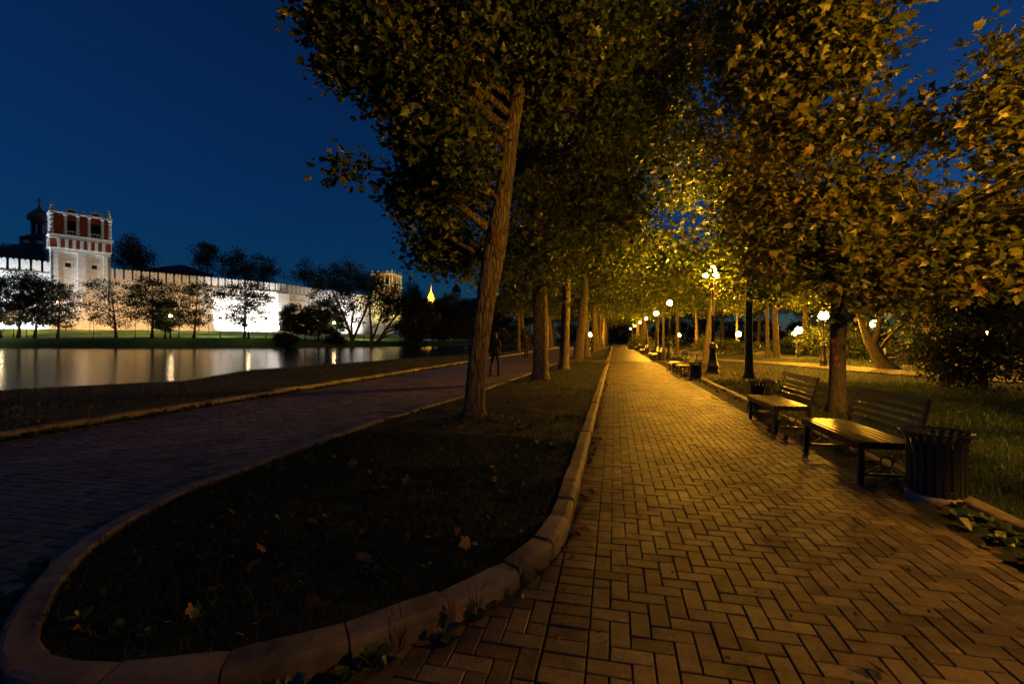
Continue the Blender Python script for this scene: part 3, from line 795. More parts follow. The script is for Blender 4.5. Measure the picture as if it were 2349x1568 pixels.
# ---- domed church behind the wall
def church():
    p = at(90, 776, 128); root = empty('domed_church', (p.x, p.y, 4.0), ang1, 'dark church with gilded onion dome and cross left of the tower', 'church')
    k = 128/1044.0
    zz = lambda y: EYE+(776-y)*k-4.0
    MB().box(-9,9,-9,9,-1,zz(590)).build('church_wall', M['darkstone'], root)
    MB().lathe([(10.5,zz(590)),(5.4,zz(568)),(0.5,zz(560))], n=8, smooth=False).build('church_roof', M['roof'], root)
    r = 31*k*.5
    MB().lathe([(r*2.1,zz(570)),(r*2.1,zz(551)),(r*2.2,zz(550)),(r*2.2,zz(548.5)),(r*1.1,zz(541)),(r,zz(541))], n=8, smooth=False).build('lower_drum', M['darkstone'], root)
    for q in range(8):
        a = 2*math.pi*(q)/8; M4 = Matrix.Rotation(a, 4, 'Z')
        poly = [(.75*math.cos(t_*math.pi/4)*1.2, zz(560)+.5*math.sin(t_*math.pi/4)) for t_ in range(8)]
        MB().prism(poly, -r*2.1*.93-.12, -r*2.1*.9, M=M4).build('cartouche', M['trim'], root)
    rd = 13.5*k
    MB().lathe([(rd*1.15,zz(541)),(rd*1.15,zz(539)),(rd,zz(538)),(rd,zz(515)),(rd*1.12,zz(513)),(rd*1.12,zz(511)),(rd*.95,zz(510)),(rd*1.2,zz(507))], n=16).build('drum', M['darkstone'], root)
    for q in range(8):
        a = 2*math.pi*q/8; M4 = Matrix.Rotation(a, 4, 'Z')
        MB().box(-.3,.3,-rd-.08,-rd+.3,zz(536),zz(519), M=M4).build('drum_window', M['void'], root)
        M5 = Matrix.Rotation(a+math.pi/8, 4, 'Z')
        MB().box(-.14,.14,-rd-.15,-rd+.3,zz(538),zz(517), M=M5).build('half_column', M['trim'], root)
    d = MB().lathe([(rd*.9,zz(507)),(rd*1.45,zz(503)),(rd*1.52,zz(499)),(rd*1.35,zz(493)),(rd*.9,zz(486)),(rd*.42,zz(480)),(rd*.18,zz(475)),(rd*.1,zz(471))], n=20).build('onion_dome', M['gold'], root)
    MB().lathe([(rd*.9,zz(508)),(rd*1.5,zz(505.5)),(rd*1.5,zz(504.5)),(rd*1.3,zz(503))], n=20).build('dome_rim', M['gold'], root)
    MB().lathe([(.02,zz(473)),(.3,zz(471)),(.3,zz(470)),(.02,zz(468))], n=10).build('orb', M['gold'], d)
    c = MB(); c.box(-.1,.1,-.1,.1,zz(470),zz(453)); c.box(-.95,.95,-.095,.095,zz(461.4),zz(460)); c.box(-.45,.45,-.095,.095,zz(457.4),zz(456.3))
    c.bar((-.6,0,zz(464.6)),(.6,0,zz(466.2)),.18,.15); c.build('cross', M['gold'], d)
church()
# ---- hipped roof peeking over the wall
p = at(405, 776, 150); k = 150/1044.
rt = empty('monastery_building', (p.x, p.y, 4), ang1, 'dark hip-roofed building just showing over the wall', 'building')
zz = lambda y: EYE+(776-y)*k-4
MB().box(-8.5,8.5,-5,5,-1,zz(628)).build('building_wall', M['darkstone'], rt)
mb = MB().add([(-9.5,-6,zz(628)),(9.5,-6,zz(628)),(9.5,6,zz(628)),(-9.5,6,zz(628)),(0.8,0,zz(606)),(2.2,0,zz(606))], [(0,1,5,4),(1,2,5),(2,3,4,5),(3,0,4)])
mb.build('hip_roof', M['roof'], rt)

# ---- floodlit skyscraper spire far off and a dark belfry beside it
def skyscraper():
    D0 = 520.0; p = at(989, 776, D0); k = D0/1044.
    root = empty('skyscraper', (p.x, p.y, 2), YAW, 'distant golden floodlit stepped skyscraper with spire', 'skyscraper')
    zz = lambda y: EYE+(776-y)*k-2
    tiers = [(22,760,716),(15,716,708),(9,708,692),(7,692,683),(5.2,683,677),(3.2,677,671.5)]
    for i, (w, y0, y1) in enumerate(tiers):
        w = w*k
        MB().box(-w,w,-w,w,zz(y0),zz(y1)+.02*i).build('tower_tier', M['skyscraper'], root)
        for s1 in (-1,1):
            for s2 in (-1,1):
                MB().lathe([(.12*w,zz(y1)),(.12*w,zz(y1)+.25*w),(.02*w,zz(y1)+.45*w)], n=6, c=(s1*w*.85,s2*w*.85,0)).build('corner_turret', M['skyscraper'], root)
        nb = max(3, int(w/0.9))
        for q in range(nb):
            x = -w+(q+.5)*2*w/nb
            MB().box(x-.16*w/nb*2,x+.16*w/nb*2,-w-.25,-w+.1,zz(y0)+.3,zz(y1)-.6).build('pier', M['skyscraper'], root)
    MB().lathe([(2.2*k,zz(672)),(1.6*k,zz(668)),(.9*k,zz(664)),(.35*k,zz(659)),(.12*k,zz(650))], n=8).build('spire', M['skyscraper'], root)
    for q in range(2):
        ld = bpy.data.lights.new('facade_flood', 'SPOT'); ld.energy = 1.5e6; ld.color = (1.0,0.45,0.03); ld.spot_size = math.radians(70); ld.shadow_soft_size = 1
        lo = bpy.data.objects.new('facade_flood', ld); COL.objects.link(lo); lo.parent = root
        lo.location = ((-26,18)[q], -42, zz(745)); d = Vector((0,0,zz(688)))-lo.location; lo.rotation_euler = d.to_track_quat('-Z','Y').to_euler()
skyscraper()
def belfry():
    D0 = 260.; p = at(1047, 776, D0); k = D0/1044.
    root = empty('belfry', (p.x, p.y, 3), YAW, 'small dark open belfry above the trees right of the skyscraper', 'belfry')
    zz = lambda y: EYE+(776-y)*k-3
    MB().box(-14*k,14*k,-14*k,14*k,-1,zz(694)).build('belfry_base', M['darkstone'], root)
    for q in range(8):
        a = 2*math.pi*q/8
        MB().lathe([(1.6*k,zz(694)),(1.3*k,zz(690)),(1.3*k,zz(672)),(1.7*k,zz(670))], n=8, c=(9*k*math.cos(a),9*k*math.sin(a),0)).build('column', M['trim'], root)
    MB().lathe([(11*k,zz(670)),(11*k,zz(667)),(8*k,zz(660)),(3*k,zz(652)),(.5*k,zz(646))], n=16).build('cupola', M['roof'], root)
belfry()

# ---- floodlights on the lawn under the walls
def floodlight(loc, aim, energy, col, label, size=95, soft=0.25, pole=0.0):
    loc = Vector(loc); aim = Vector(aim)
    d = (aim-loc); rz = math.atan2(d.y, d.x)-math.pi/2
    root = empty('floodlight', loc, rz, label, 'floodlight', 'floodlights on the lawn before the walls')
    MB().box(-.3,.3,-.18,.12,.12,.5, bev=.03).build('housing', M['iron'], root)
    MB().bar((-.34,-.03,0),(-.34,-.03,.34),.04,.06).build('bracket', M['iron'], root)
    MB().bar((.34,-.03,0),(.34,-.03,.34),.04,.06).build('bracket', M['iron'], root)
    MB().box(-.36,.36,-.1,.05,-.25 if not pole else -.04,.02).build('foot', M['iron'], root)
    if pole: MB().lathe([(.12,-pole-.3),(.11,-pole+.4),(.06,-pole+.5),(.05,-.04)], n=8).build('pole', M['iron'], root)
    ld = bpy.data.lights.new('flood_lamp', 'SPOT'); ld.energy = energy; ld.color = col; ld.spot_size = math.radians(size); ld.spot_blend = 1.0; ld.shadow_soft_size = soft
    lo = bpy.data.objects.new('flood_lamp', ld); COL.objects.link(lo); lo.parent = root
    lo.location = (0, 0.2, 0.5); lo.rotation_euler = (Matrix.Rotation(-rz,3,'Z') @ (aim-(loc+Vector((0,0,.5))))).to_track_quat('-Z','Y').to_euler()
WHITE = (1.0,0.93,0.9); COLD = (0.72,0.88,1.0); WARM = (1.0,0.50,0.15); YEL = (1.0,0.72,0.16)
floodlight(w1(-10.4, 4.0, 2.9), w1(-11, 0, 11), 36000, COLD, 'floodlight throwing cold white light up the wall left of the square tower', 165)
floodlight(w1(-14.5, 4.0, 2.9), w1(-14.5, 0, 11), 36000, COLD, 'second cold floodlight left of the square tower', 165)
floodlight(w1(-19, 4.0, 2.9), w1(-19, 0, 11), 33000, COLD, 'leftmost cold floodlight under the wall', 165)
floodlight(w1(18.6, 3.4, 3.1), w1(19.2, 0, 11), 12750, WHITE, 'floodlight right of the left-hand buttress', 165)
floodlight(w1(23.0, 3.8, 3.1), w1(23.0, 0, 11), 24000, WHITE, 'floodlight in the middle of the bay between the buttresses', 165)
floodlight(w1(27.6, 3.4, 3.1), w1(27.0, 0, 11), 15000, WHITE, 'floodlight left of the right-hand buttress', 165)
for x_, e_, c_, lab_ in ((60,5000,WARM,'added lawn floodlight on a pole among the leftmost bank trees'),(215,3200,WARM,'added lawn floodlight on a pole before the square tower'),(310,5000,(1.0,0.66,0.22),'added lawn floodlight on a pole left of the dense round bank tree'),(410,5000,(1.0,0.66,0.22),'added lawn floodlight on a pole right of the dense round bank tree'),
                       (505,8000,(1.0,0.85,0.5),'added lawn floodlight on a pole left of the tree before the brightest bay'),(610,8000,(1.0,0.85,0.5),'added lawn floodlight on a pole right of the tree before the brightest bay'),(835,12000,YEL,'added lawn floodlight on a pole between the willows')):
    ds_ = shore_depth(x_); p_ = at(x_, 776, ds_+9.5); p_.z = bank_z(x_)+3.8; a_ = at(x_, 776, ds_+22); a_.z = 2.4
    floodlight(p_, a_, e_, c_, lab_, 140, pole=3.8)  # pole floods added only to brighten the far bank lawn
floodlight(w1(2.5, 18.0, 5.4), w1(2.5, 7, 2.6), 4500, WARM, 'added warm floodlight on a pole nearest the square tower', 135, pole=3.2)  # three warm floods added, standing in for the bank lamps' glow on wall and lawn
floodlight(w1(7.0, 18.0, 5.4), w1(7, 7, 2.6), 6000, WARM, 'middle one of three added warm floodlights on poles below the long wall', 135, pole=3.2)
floodlight(w1(11.5, 18.0, 5.4), w1(11.5, 7, 2.6), 6500, WARM, 'added warm floodlight on a pole nearest the left-hand buttress', 135, pole=3.2)
floodlight(w1(-4.4, 13, 5.2), w1(-4.4, 4, 2.5), 4200, WARM, 'added warm floodlight on a pole before the foot of the square tower', 110, pole=3.2)  # added warm fill for the tower foot
floodlight(w1(-13, 16, 5.2), w1(-13, 5, 2.5), 7000, WARM, 'added warm floodlight on a pole before the cold-lit wall', 120, pole=3.2)  # added warm fill for the lawn at the left
floodlight(w1(-4, 20, 1.8), w1(-4, 1, 14), 2400, (0.95,0.95,1.0), 'dim floodlight facing the square tower', size=60)
floodlight(w2(3, 9, 2.9), w2(4, 0, 8), 3800, (1.0,0.66,0.36), 'dull warm floodlight just past the wall corner', 120)
floodlight(w2(14, 8, 2.9), w2(14, 0, 9), 16500, WHITE, 'floodlight behind the willows at the far wall', 120)
floodlight(w2(22, 8, 2.9), w2(22, 0, 9), 19500, WHITE, 'second floodlight behind the willows at the far wall', 120)
floodlight(w2(30, 9, 2.9), w2(30, 0, 9), 12000, YEL, 'yellow floodlight left of the second tower', 120)
tv = Vector((v2.x, v2.y, 23)); tc_ = (Vector((0,0,0))-Vector((v2.x,v2.y,0))).normalized(); td = Vector((-tc_.y, tc_.x, 0))
floodlight(Vector((v2.x,v2.y,3.1))+tc_*17+td*-6, tv, 36000, YEL, 'yellow floodlight facing the front of the second tower', size=75)
floodlight(Vector((v2.x,v2.y,3.1))+tc_*9+td*15, tv, 30000, YEL, 'yellow floodlight at the side of the second tower', size=75)

# ================================================================== LAMPS
def street_lamp(loc, globe_z, r, label, cluster=False, group='lamps along the right path', mat_g=None, thin=1.0, seg=12):
    root = empty('street_lamp', loc, random.uniform(0,6), label, 'street lamp', group)
    h = globe_z; t = thin
    MB().lathe([(.26*t,-.05),(.26*t,.10),(.22*t,.13),(.21*t,.22),(.25*t,.26),(.20*t,.34),(.15*t,.55),(.125*t,.80),(.12*t,.95),(.165*t,.98),(.165*t,1.05),(.12*t,1.08),(.15*t,1.14),(.10*t,1.2),(.075*t,1.24)], n=seg).build('pedestal', M['iron'], root)
    top = h-r*1.5
    MB().lathe([(.062*t,1.22),(.052*t,top*.6),(.075*t,top*.6+.02),(.075*t,top*.6+.07),(.048*t,top*.6+.1),(.042*t,top-.06),(.09*t,top-.02),(.10*t,top+.04),(.05*t,top+.08)], n=10).build('pole', M['iron'], root)
    def globe(x, y, z):
        MB().lathe([(r*.35,-r*1.28),(r*.55,-r*1.05),(r*.6,-r*.9)], n=10, c=(x,y,z)).build('globe_seat', M['iron'], root)
        mb = MB(); prof = [(r*math.sin(math.pi*q/10)+.002, -r*math.cos(math.pi*q/10)) for q in range(11)]
        mb.lathe(prof, n=14, c=(x,y,z)); mb.build('globe', mat_g or M['globe'], root)
    if cluster:
        for q in range(3):
            a = 2*math.pi*q/3
            ex, ey = .24*math.cos(a), .24*math.sin(a)
            MB().tube([(0,0,top-.05),(ex*.6,ey*.6,top-.22),(ex,ey,top-.1),(ex,ey,top+.02)], .018, n=6).build('arm', M['iron'], root)
            globe(ex, ey, top+.02+r*1.2)
        MB().lathe([(.035,top),(.03,h+r*1.4)], n=8).build('finial_stem', M['iron'], root)
        globe(0, 0, h+r*1.9)
    else: globe(0, 0, h)
    return root
M['globe_small'] = emit('lit_globe_cluster', AMBER, GLOBE*2.0)
street_lamp((3.79,19.33,0.07), 3.9, .115, 'tall black lamp with clustered lit globes beside the second bench group', True, mat_g=M['globe_small'])
street_lamp((3.56,31.84,0.07), 3.75, .17, 'second lamp along the right path, its globe among yellow leaves')
street_lamp((3.45,40.5,0.07), 3.5, .19, 'third lamp along the right path, a bare round globe')
street_lamp((3.45,53,0.07), 3.6, .13, 'fourth lamp along the right path', mat_g=M['globe_small'], seg=8)
street_lamp((3.45,66,0.07), 3.6, .13, 'fifth lamp along the right path', mat_g=M['globe_small'], seg=8)
street_lamp((3.45,84,0.07), 3.6, .13, 'sixth lamp along the right path', mat_g=M['globe_small'], seg=8)
street_lamp((3.45,106,0.07), 3.6, .13, 'farthest lamp along the right path', mat_g=M['globe_small'], seg=8)
street_lamp((5.0,2.3,0.09), 3.15, .15, 'park lamp standing on the lawn just outside the right picture edge', mat_g=M['globe_small'], group='lamps on the park lawn')
GP = 'lamps on the park lawn'
street_lamp((9.82,24.71,0.09), 2.47, .21, 'park lamp with round globe left of the graffiti trunk', group=GP, thin=.75)
p = at(2006,747,25); street_lamp((p.x,p.y,0.09), p.z, .2, 'park lamp behind the forked leaning trunk', group=GP, thin=.75)
p = at(1832,760,33); street_lamp((p.x,p.y,0.09), p.z, .24, 'right one of two far park lamps close together', group=GP, thin=.75)
p = at(1822,767,48); street_lamp((p.x,p.y,0.09), p.z, .2, 'left one of two far park lamps close together', group=GP, thin=.75)
p = at(1694,768,46); street_lamp((p.x,p.y,0.09), p.z, .26, 'far park lamp beside the dark straight trunk', group=GP, thin=.75)
p = at(1556,770,58); street_lamp((p.x,p.y,0.09), p.z, .28, 'far park lamp seen beneath the path trees', group=GP, thin=.75)
p = at(2269,775,30); street_lamp((p.x,p.y,0.09), p.z+.3, .2, 'park lamp half hidden in the dark shrub at right', group=GP, thin=.75)
p = at(2266,722,36); street_lamp((p.x,p.y,0.09), p.z, .22, 'higher park lamp shining through the dark tree at right', group=GP, thin=.75)
p = at(1355,768,70); street_lamp((p.x,p.y,0.05), p.z, .3, 'far white lamp seen between the island trunks', group=GP, thin=.75)
M['globe_white'] = emit('lit_white_globe', (1.0,0.72,0.36), 90.0)
M['globe_blue'] = emit('lit_blue_globe', (0.25,0.5,1.0), 260.0)
GB = 'lamps on the far bank'
for x, y, d, lab, mg in ((391,724,85.6,'bank lamp among the trees right of the square tower','globe_white'),(570,735,86.5,'bank lamp under the tree before the brightest wall bay','globe_white'),
                        (766,740,93,'bank lamp left of the big willow','globe_white'),(995,748,125,'bluish lamp on the far bank at right','globe_blue'),(2,745,85,'bank lamp at the left picture edge','globe_white'),(1020,760,128,'small bank lamp in the dark trees at right','globe_white')):
    p = at(x, y, d); zb = bank_z(x)
    street_lamp((p.x,p.y,zb), p.z-zb, .22, lab, group=GB, mat_g=M[mg])

# ================================================================== TREES
def leaf_template(kind):
    if kind == 'maple':
        half = [(0,0),(.20,-.06),(.44,.06),(.30,.22),(.56,.46),(.33,.50),(.24,.60),(0,1.0)]
    elif kind == 'lobed':
        half = [(0,0),(.36,.04),(.28,.24),(.50,.50),(.20,.58),(0,1.0)]
    else:
        half = [(0,0),(.38,.45),(0,1.0)]
    if kind == 'quad':
        V = np.array([(0,0,0),(.38,.45,-.06),(0,1,-.05),(-.38,.45,-.06)]); T = np.array([(0,1,2),(0,2,3)])
        return V, T
    right = half; left = [(-x, y) for x, y in half[1:-1]][::-1]
    out = right+left
    c = (0, .36); V = [(c[0], c[1], .03)]+[(x, y, -.28*abs(x)-.10*max(0,y-.4)) for x, y in out]
    n = len(out); T = [(0, 1+i, 1+(i+1) % n) for i in range(n)]
    return np.array(V), np.array(T)
TPL = {k: leaf_template(k) for k in ('maple','lobed','quad')}
def unit(v): return v/np.maximum(np.linalg.norm(v, axis=-1, keepdims=True), 1e-9)
def leaves_from(pos, size, rng, hang=0.5):
    n = len(pos)
    ax = unit(rng.normal(0,1,(n,3))*np.array([1,1,.55])+np.array([0,0,-hang]))
    up = rng.normal(0,.55,(n,3))+np.array([0,0,1.0])
    sd = unit(np.cross(ax, up)); nr = np.cross(sd, ax)
    return ax, sd, nr
def clusters(blobs, rng):
    C = []; R = []; Bi = []
    for i, (c, r, n) in enumerate(blobs):
        c = np.array(c); r = np.array(r)
        d = unit(rng.normal(0,1,(n,3))); q = (0.35+0.65*rng.random((n,1))**0.6)
        C.append(c+d*q*r); R.append(np.full(n, float(r.mean()))); Bi += [i]*n
    return np.vstack(C), np.concatenate(R), np.array(Bi)
def make_tree(name, label, base, trunk, blobs, leaf, size, per, mat_l, mat_t='bark', group=None, cat='tree', seed=1, cl_r=0.36, flat=0.7, single=0, sides=14, twigs=0.5, hang=0.5, tw=0.05, droop=0.0):
    """trunk: [(Vector world, radius)], blobs: [(centre, (rx,ry,rz), clusters)] in world space"""
    rng = np.random.default_rng(seed); rr = random.Random(seed)
    base = Vector(base); root = empty(name, base, 0, label, cat, group)
    # finer trunk line
    pts = []; rad = []
    for (a, ra), (b, rb_) in zip(trunk, trunk[1:]):
        a = Vector(a); b = Vector(b); n = max(1, int((b-a).length/0.22)) if sides > 8 else 2
        for k in range(n):
            t = k/n; pts.append(a.lerp(b, t)-base); rad.append(ra+(rb_-ra)*t)
    pts.append(Vector(trunk[-1][0])-base); rad.append(trunk[-1][1])
    # smooth the kinks
    for _ in range(3):
        pts = [pts[0]]+[(pts[i-1]+pts[i]*2+pts[i+1])/4 for i in range(1, len(pts)-1)]+[pts[-1]]
    for i in range(len(pts)):
        h = pts[i].z
        if h < 0.45: rad[i] *= 1+0.5*(1-max(h,0)/0.45)**2
    mb = MB(); mb.tube(pts, rad, n=sides, wob=tw, rng=rr)
    C, CR, Bi = clusters(blobs, rng)
    # limbs to each foliage mass, then twigs into its clusters
    for i, (c, r, n) in enumerate(blobs):
        c = Vector(c)-base
        cand = [k for k in range(len(pts)) if pts[k].z < c.z-0.15*(c-pts[k]).length and rad[k] > 0.02] or [len(pts)-1]
        k = min(cand, key=lambda q: (c-pts[q]).length + 0.25*abs((c.z-pts[q].z)-0.6*(c-pts[q]).length))
        a = pts[k]; L = (c-a).length
        if L < 0.2: continue
        r0 = min(rad[k]*0.55, 0.02+0.022*L)
        mid = a.lerp(c, .5)+Vector((rr.uniform(-.1,.1)*L, rr.uniform(-.1,.1)*L, 0.10*L))
        line = [a, a.lerp(mid,.5)+Vector((0,0,.03*L)), mid, mid.lerp(c,.55)+Vector((0,0,.03*L)), c]
        mb.tube(line, [r0, r0*.8, r0*.6, r0*.4, r0*.2], n=6)
        for q in np.where(Bi == i)[0]:
            if rr.random() > twigs: continue
            e = Vector(C[q])-base; s0 = line[rr.randrange(2, 5)]; m2 = s0.lerp(e,.5)+Vector((rr.uniform(-.12,.12),rr.uniform(-.12,.12),.08))*(e-s0).length
            mb.tube([s0, m2, e], [r0*.28+.004, r0*.16+.003, .003], n=4, cap=False)
    mb.build('trunk', M[mat_t], root)
    # leaves
    n = len(C)*per
    ci = np.repeat(np.arange(len(C)), per)
    spread = cl_r*(0.7+0.6*rng.random(len(C)))
    off = np.clip(rng.normal(0,1,(n,3)),-1.7,1.7)*spread[ci][:,None]*np.array([1,1,flat])
    if droop: off[:,2] -= droop*rng.random(n)**1.5
    pos = C[ci]+off - np.array(base)
    sz = size*(0.45+0.95*rng.random(n)**1.3)
    ax, sd, nr = leaves_from(pos, sz, rng, hang)
    cr = np.clip(rng.normal(0.42,.18,len(C)),0,1); rnd = np.clip(cr[ci]+rng.normal(0,.16,n),0,1)
    own = np.zeros(n, bool)
    Vt, Tt = TPL[leaf]
    if single:
        wp = pos+np.array(base); u = wp[:,0]*CA+wp[:,1]*SA; d = -wp[:,0]*SA+wp[:,1]*CA
        px = 512+FPX*u/np.maximum(d,.1); py = 338.3-FPX*(wp[:,2]-EYE)/np.maximum(d,.1)
        ok = (d > .8) & (px > 0) & (px < 1024) & (py > 0) & (py < 683)
        sc = np.where(ok, sz/np.maximum(d,.1), 0); own[np.argsort(-sc)[:single]] = True
    k = np.where(~own)[0]
    wx = rng.uniform(.62,1.12,n)[k][:,None,None]; cz = rng.normal(1.2,1.3,n)[k][:,None,None]
    V = pos[k][:,None,:]+sz[k][:,None,None]*(Vt[None,:,0:1]*wx*sd[k][:,None,:]+Vt[None,:,1:2]*ax[k][:,None,:]+Vt[None,:,2:3]*cz*nr[k][:,None,:])
    nv = len(Vt); T = (np.arange(len(k))[:,None,None]*nv+Tt[None]).reshape(-1,3)
    crown = tag(link('crown', fastmesh('crown', V.reshape(-1,3), T, M[mat_l], np.repeat(rnd[k], nv)), root), kind='stuff')
    if single:
        vm = [fastmesh('leaf', Vt, Tt, M[mat_l], np.full(nv, (q+.5)/6)) for q in range(6)]
        for q in np.where(own)[0]:
            o = link('leaf', vm[min(5,int(rnd[q]*6))], crown)
            Mx = Matrix(((sd[q][0],ax[q][0],nr[q][0],0),(sd[q][1],ax[q][1],nr[q][1],0),(sd[q][2],ax[q][2],nr[q][2],0),(0,0,0,1)))
            o.matrix_local = Matrix.Translation(Vector(pos[q])) @ Mx @ Matrix.Scale(float(sz[q]), 4)
    return root
def blobD(x, y, r, d, n, k=(1,1,.85)):
    c = at(x, y, d); R = r/F2*d
    return (c, (R*k[0], R*k[1], R*k[2]), n)

# ---- the leaning maple in front (island)
d1 = 7.85
tr = [((-2.38,7.55,-0.05),.20)]
for x, y, hw in ((1087,930,23),(1092,850,22),(1101,780,21.5),(1112,700,22),(1123,640,23.5),(1134,580,26),(1140,535,25),(1150,470,20),(1163,400,18.5),(1166,340,18),(1178,270,16),(1193,205,14),(1203,120,12),(1208,30,10),(1220,-90,7.5),(1225,-230,5)):
    tr.append((at(x, y, d1), hw/F2*d1))
B1 = [blobD(800,50,60,7.0,15), blobD(850,120,75,7.2,22), blobD(860,-70,90,7.0,14), blobD(765,60,30,7.0,6), blobD(795,150,32,7.1,6), blobD(900,60,120,7.3,26), blobD(935,210,72,7.5,18), blobD(1010,150,120,7.8,24), blobD(975,330,62,7.7,14),
      blobD(1010,300,95,7.4,20), blobD(955,440,58,8.2,14), blobD(1020,440,85,8.2,18), blobD(985,545,62,8.8,12), blobD(1050,585,45,8.8,7), blobD(800,378,28,7.2,2), blobD(1120,60,120,7.2,22),
      blobD(1230,110,110,7.6,20), blobD(1280,20,120,8.0,18), blobD(1110,250,70,8.7,9), blobD(1330,150,100,8.4,18), blobD(1420,60,110,9.0,18), blobD(1380,260,85,9.4,14), blobD(1530,30,90,9.6,12), blobD(1500,170,70,10.2,9), blobD(1230,250,70,8.4,10), blobD(1060,-130,170,7.8,26), blobD(1220,-180,230,8.0,24), blobD(1060,380,50,7.0,5)]
B1 = [(c, r, int(n*1.35)) for c, r, n in B1]
m1 = make_tree('maple_tree', 'nearest maple on the island with a leaning knotted trunk', (-2.38,7.55,0.0), tr, B1, 'maple', .12, 88, 'leaf', group='maples on the island', seed=3, single=220, sides=20, cl_r=.25, tw=.045)
# torn knot on its trunk
kp = at(1134,548,d1-.20)
kn = random.Random(4)
for (kx, ky, kz, ka, kb) in ((0,0,0,.10,.17),(.02,.0,-.20,.075,.14),(-.03,0,.16,.06,.09)):
    mb = MB(); vs = []; nr_, ns_ = 9, 14
    for a in range(nr_):
        th = math.pi*a/(nr_-1)
        for b in range(ns_):
            ph = 2*math.pi*b/ns_; r_ = 1+kn.uniform(-.16,.16)
            vs.append((kp-Vector((-2.38,7.55,0)))+Vector((kx+ka*r_*math.sin(th)*math.cos(ph), ky+.05+ka*.75*r_*math.sin(th)*math.sin(ph), kz+kb*r_*math.cos(th))))
    mb.add(vs, [(a*ns_+b, a*ns_+(b+1)%ns_, (a+1)*ns_+(b+1)%ns_, (a+1)*ns_+b) for a in range(nr_-1) for b in range(ns_)], True)
    mb.build('knot', M['scar'] if kz == 0 else M['bark'], m1)
# ---- second maple of the island, forked
d2 = 14.8
tr = [((-2.36,14.68,-0.05),.28),(at(1240,800,d2),.245),(at(1240,720,d2),.24),(at(1236,655,d2),.255),(at(1232,600,d2),.19),(at(1228,520,d2),.16),(at(1225,400,d2),.13),(at(1240,250,d2),.09),(at(1250,80,d2),.05)]
B2 = [blobD(1240,560,70,14.2,12), blobD(1150,560,70,14.6,13), blobD(1330,540,85,14.2,16), blobD(1180,420,100,14,18), blobD(1300,400,110,14,22), blobD(1400,330,110,13.6,22), blobD(1420,470,80,13.8,15), blobD(1260,230,130,14,22), blobD(1420,180,130,13.6,24), blobD(1350,30,150,14,22), blobD(1130,620,42,15,6), blobD(1260,630,40,14,6), blobD(1500,250,80,13.4,13), blobD(1530,80,100,13.2,16), blobD(1250,-150,220,14.5,14), blobD(1480,350,90,15,18), blobD(1545,300,70,16,14), blobD(1560,420,80,18,16), blobD(1600,320,50,17,9), blobD(1450,60,110,14,16), blobD(1560,120,50,14,8)]
make_tree('maple_tree', 'second island maple from the front, straight trunk forking above head height', (-2.36,14.68,0), tr, B2, 'maple', .16, 80, 'leaf', group='maples on the island', seed=5, sides=16, cl_r=.48)

# ---- the maple with painted trunk behind the benches (right)
d3 = 8.5
tr = [((4.03,9.58,0.0),.155),(at(1921,880,d3),.135),(at(1923,800,d3),.13),(at(1924,720,d3),.13),(at(1925,640,d3),.125),(at(1930,560,d3),.11),(at(1938,470,d3),.10),(at(1950,350,d3),.085),(at(1945,200,d3),.07),(at(1950,60,d3),.05),(at(1955,-120,d3),.03)]
B3 = [blobD(1920,585,85,7.4,18), blobD(1800,550,80,7.6,17), blobD(1730,470,60,8.2,10), blobD(2030,575,80,7.2,16), blobD(2110,630,55,7.0,10), blobD(1850,460,100,7.6,18), blobD(1990,480,90,7.4,16), blobD(1780,330,90,8.4,15), blobD(1900,300,95,8.0,16),
      blobD(1740,180,85,8.8,14), blobD(1850,130,110,7.0,17), blobD(1950,120,75,6.8,11), blobD(1690,60,55,9,7), blobD(1800,20,100,7.5,14), blobD(1970,20,70,6.6,9), blobD(1975,660,40,7.2,5), blobD(2085,270,34,7.2,4), blobD(2150,305,30,7.0,3), blobD(2210,600,75,6.8,12), blobD(2290,560,70,6.8,10), blobD(1900,-150,200,8,16)]
B3 = [(c, r, int(n*1.3)) for c, r, n in B3]
m3 = make_tree('maple_tree', 'turning maple behind the benches with red marks painted on its trunk', (4.03,9.58,0.0), tr, B3, 'maple', .125, 74, 'leaf_autumn', 'smoothbark', group='maples behind the benches', seed=8, single=260, sides=18, cl_r=.29, tw=.03)
# painted marks on the bark
def text_mesh(ch, size):
    cu = bpy.data.curves.new('t', 'FONT'); cu.body = ch; cu.size = size; cu.extrude = 0.0015; cu.align_x = 'CENTER'; cu.offset = 0.003
    ob = bpy.data.objects.new('t', cu); COL.objects.link(ob)
    dg = bpy.context.evaluated_depsgraph_get(); me = bpy.data.meshes.new_from_object(ob.evaluated_get(dg))
    bpy.data.objects.remove(ob); bpy.data.curves.remove(cu)
    return me
for ch, x, y, sz, rt_ in (('P',1914,790,.15,.1),('3',1914,808,.12,-.1),('8',1920,826,.13,.05),('11',1921,840,.10,.0)):
    me = text_mesh(ch, sz); me.name = 'painted_mark'; me.materials.append(M['paint'])
    c = at(1923.3, y, d3); off = (x-1923.3)/F2*d3
    r = .1365
    # wrap the letter round the trunk, facing the viewpoint
    tocam = Vector((-c.x, -c.y, 0)).normalized(); right = Vector((-tocam.y, tocam.x, 0))
    for v in me.vertices:
        a = (v.co.x*math.cos(rt_)-v.co.y*math.sin(rt_)+off)/r; h = v.co.x*math.sin(rt_)+v.co.y*math.cos(rt_)
        rr_ = r+.004+v.co.z
        w = c + tocam*(rr_*math.cos(a)) + right*(rr_*math.sin(a)) + Vector((0,0,h))
        v.co = w-Vector((4.03,9.58,0.0))
    link('painted_mark', me, m3)
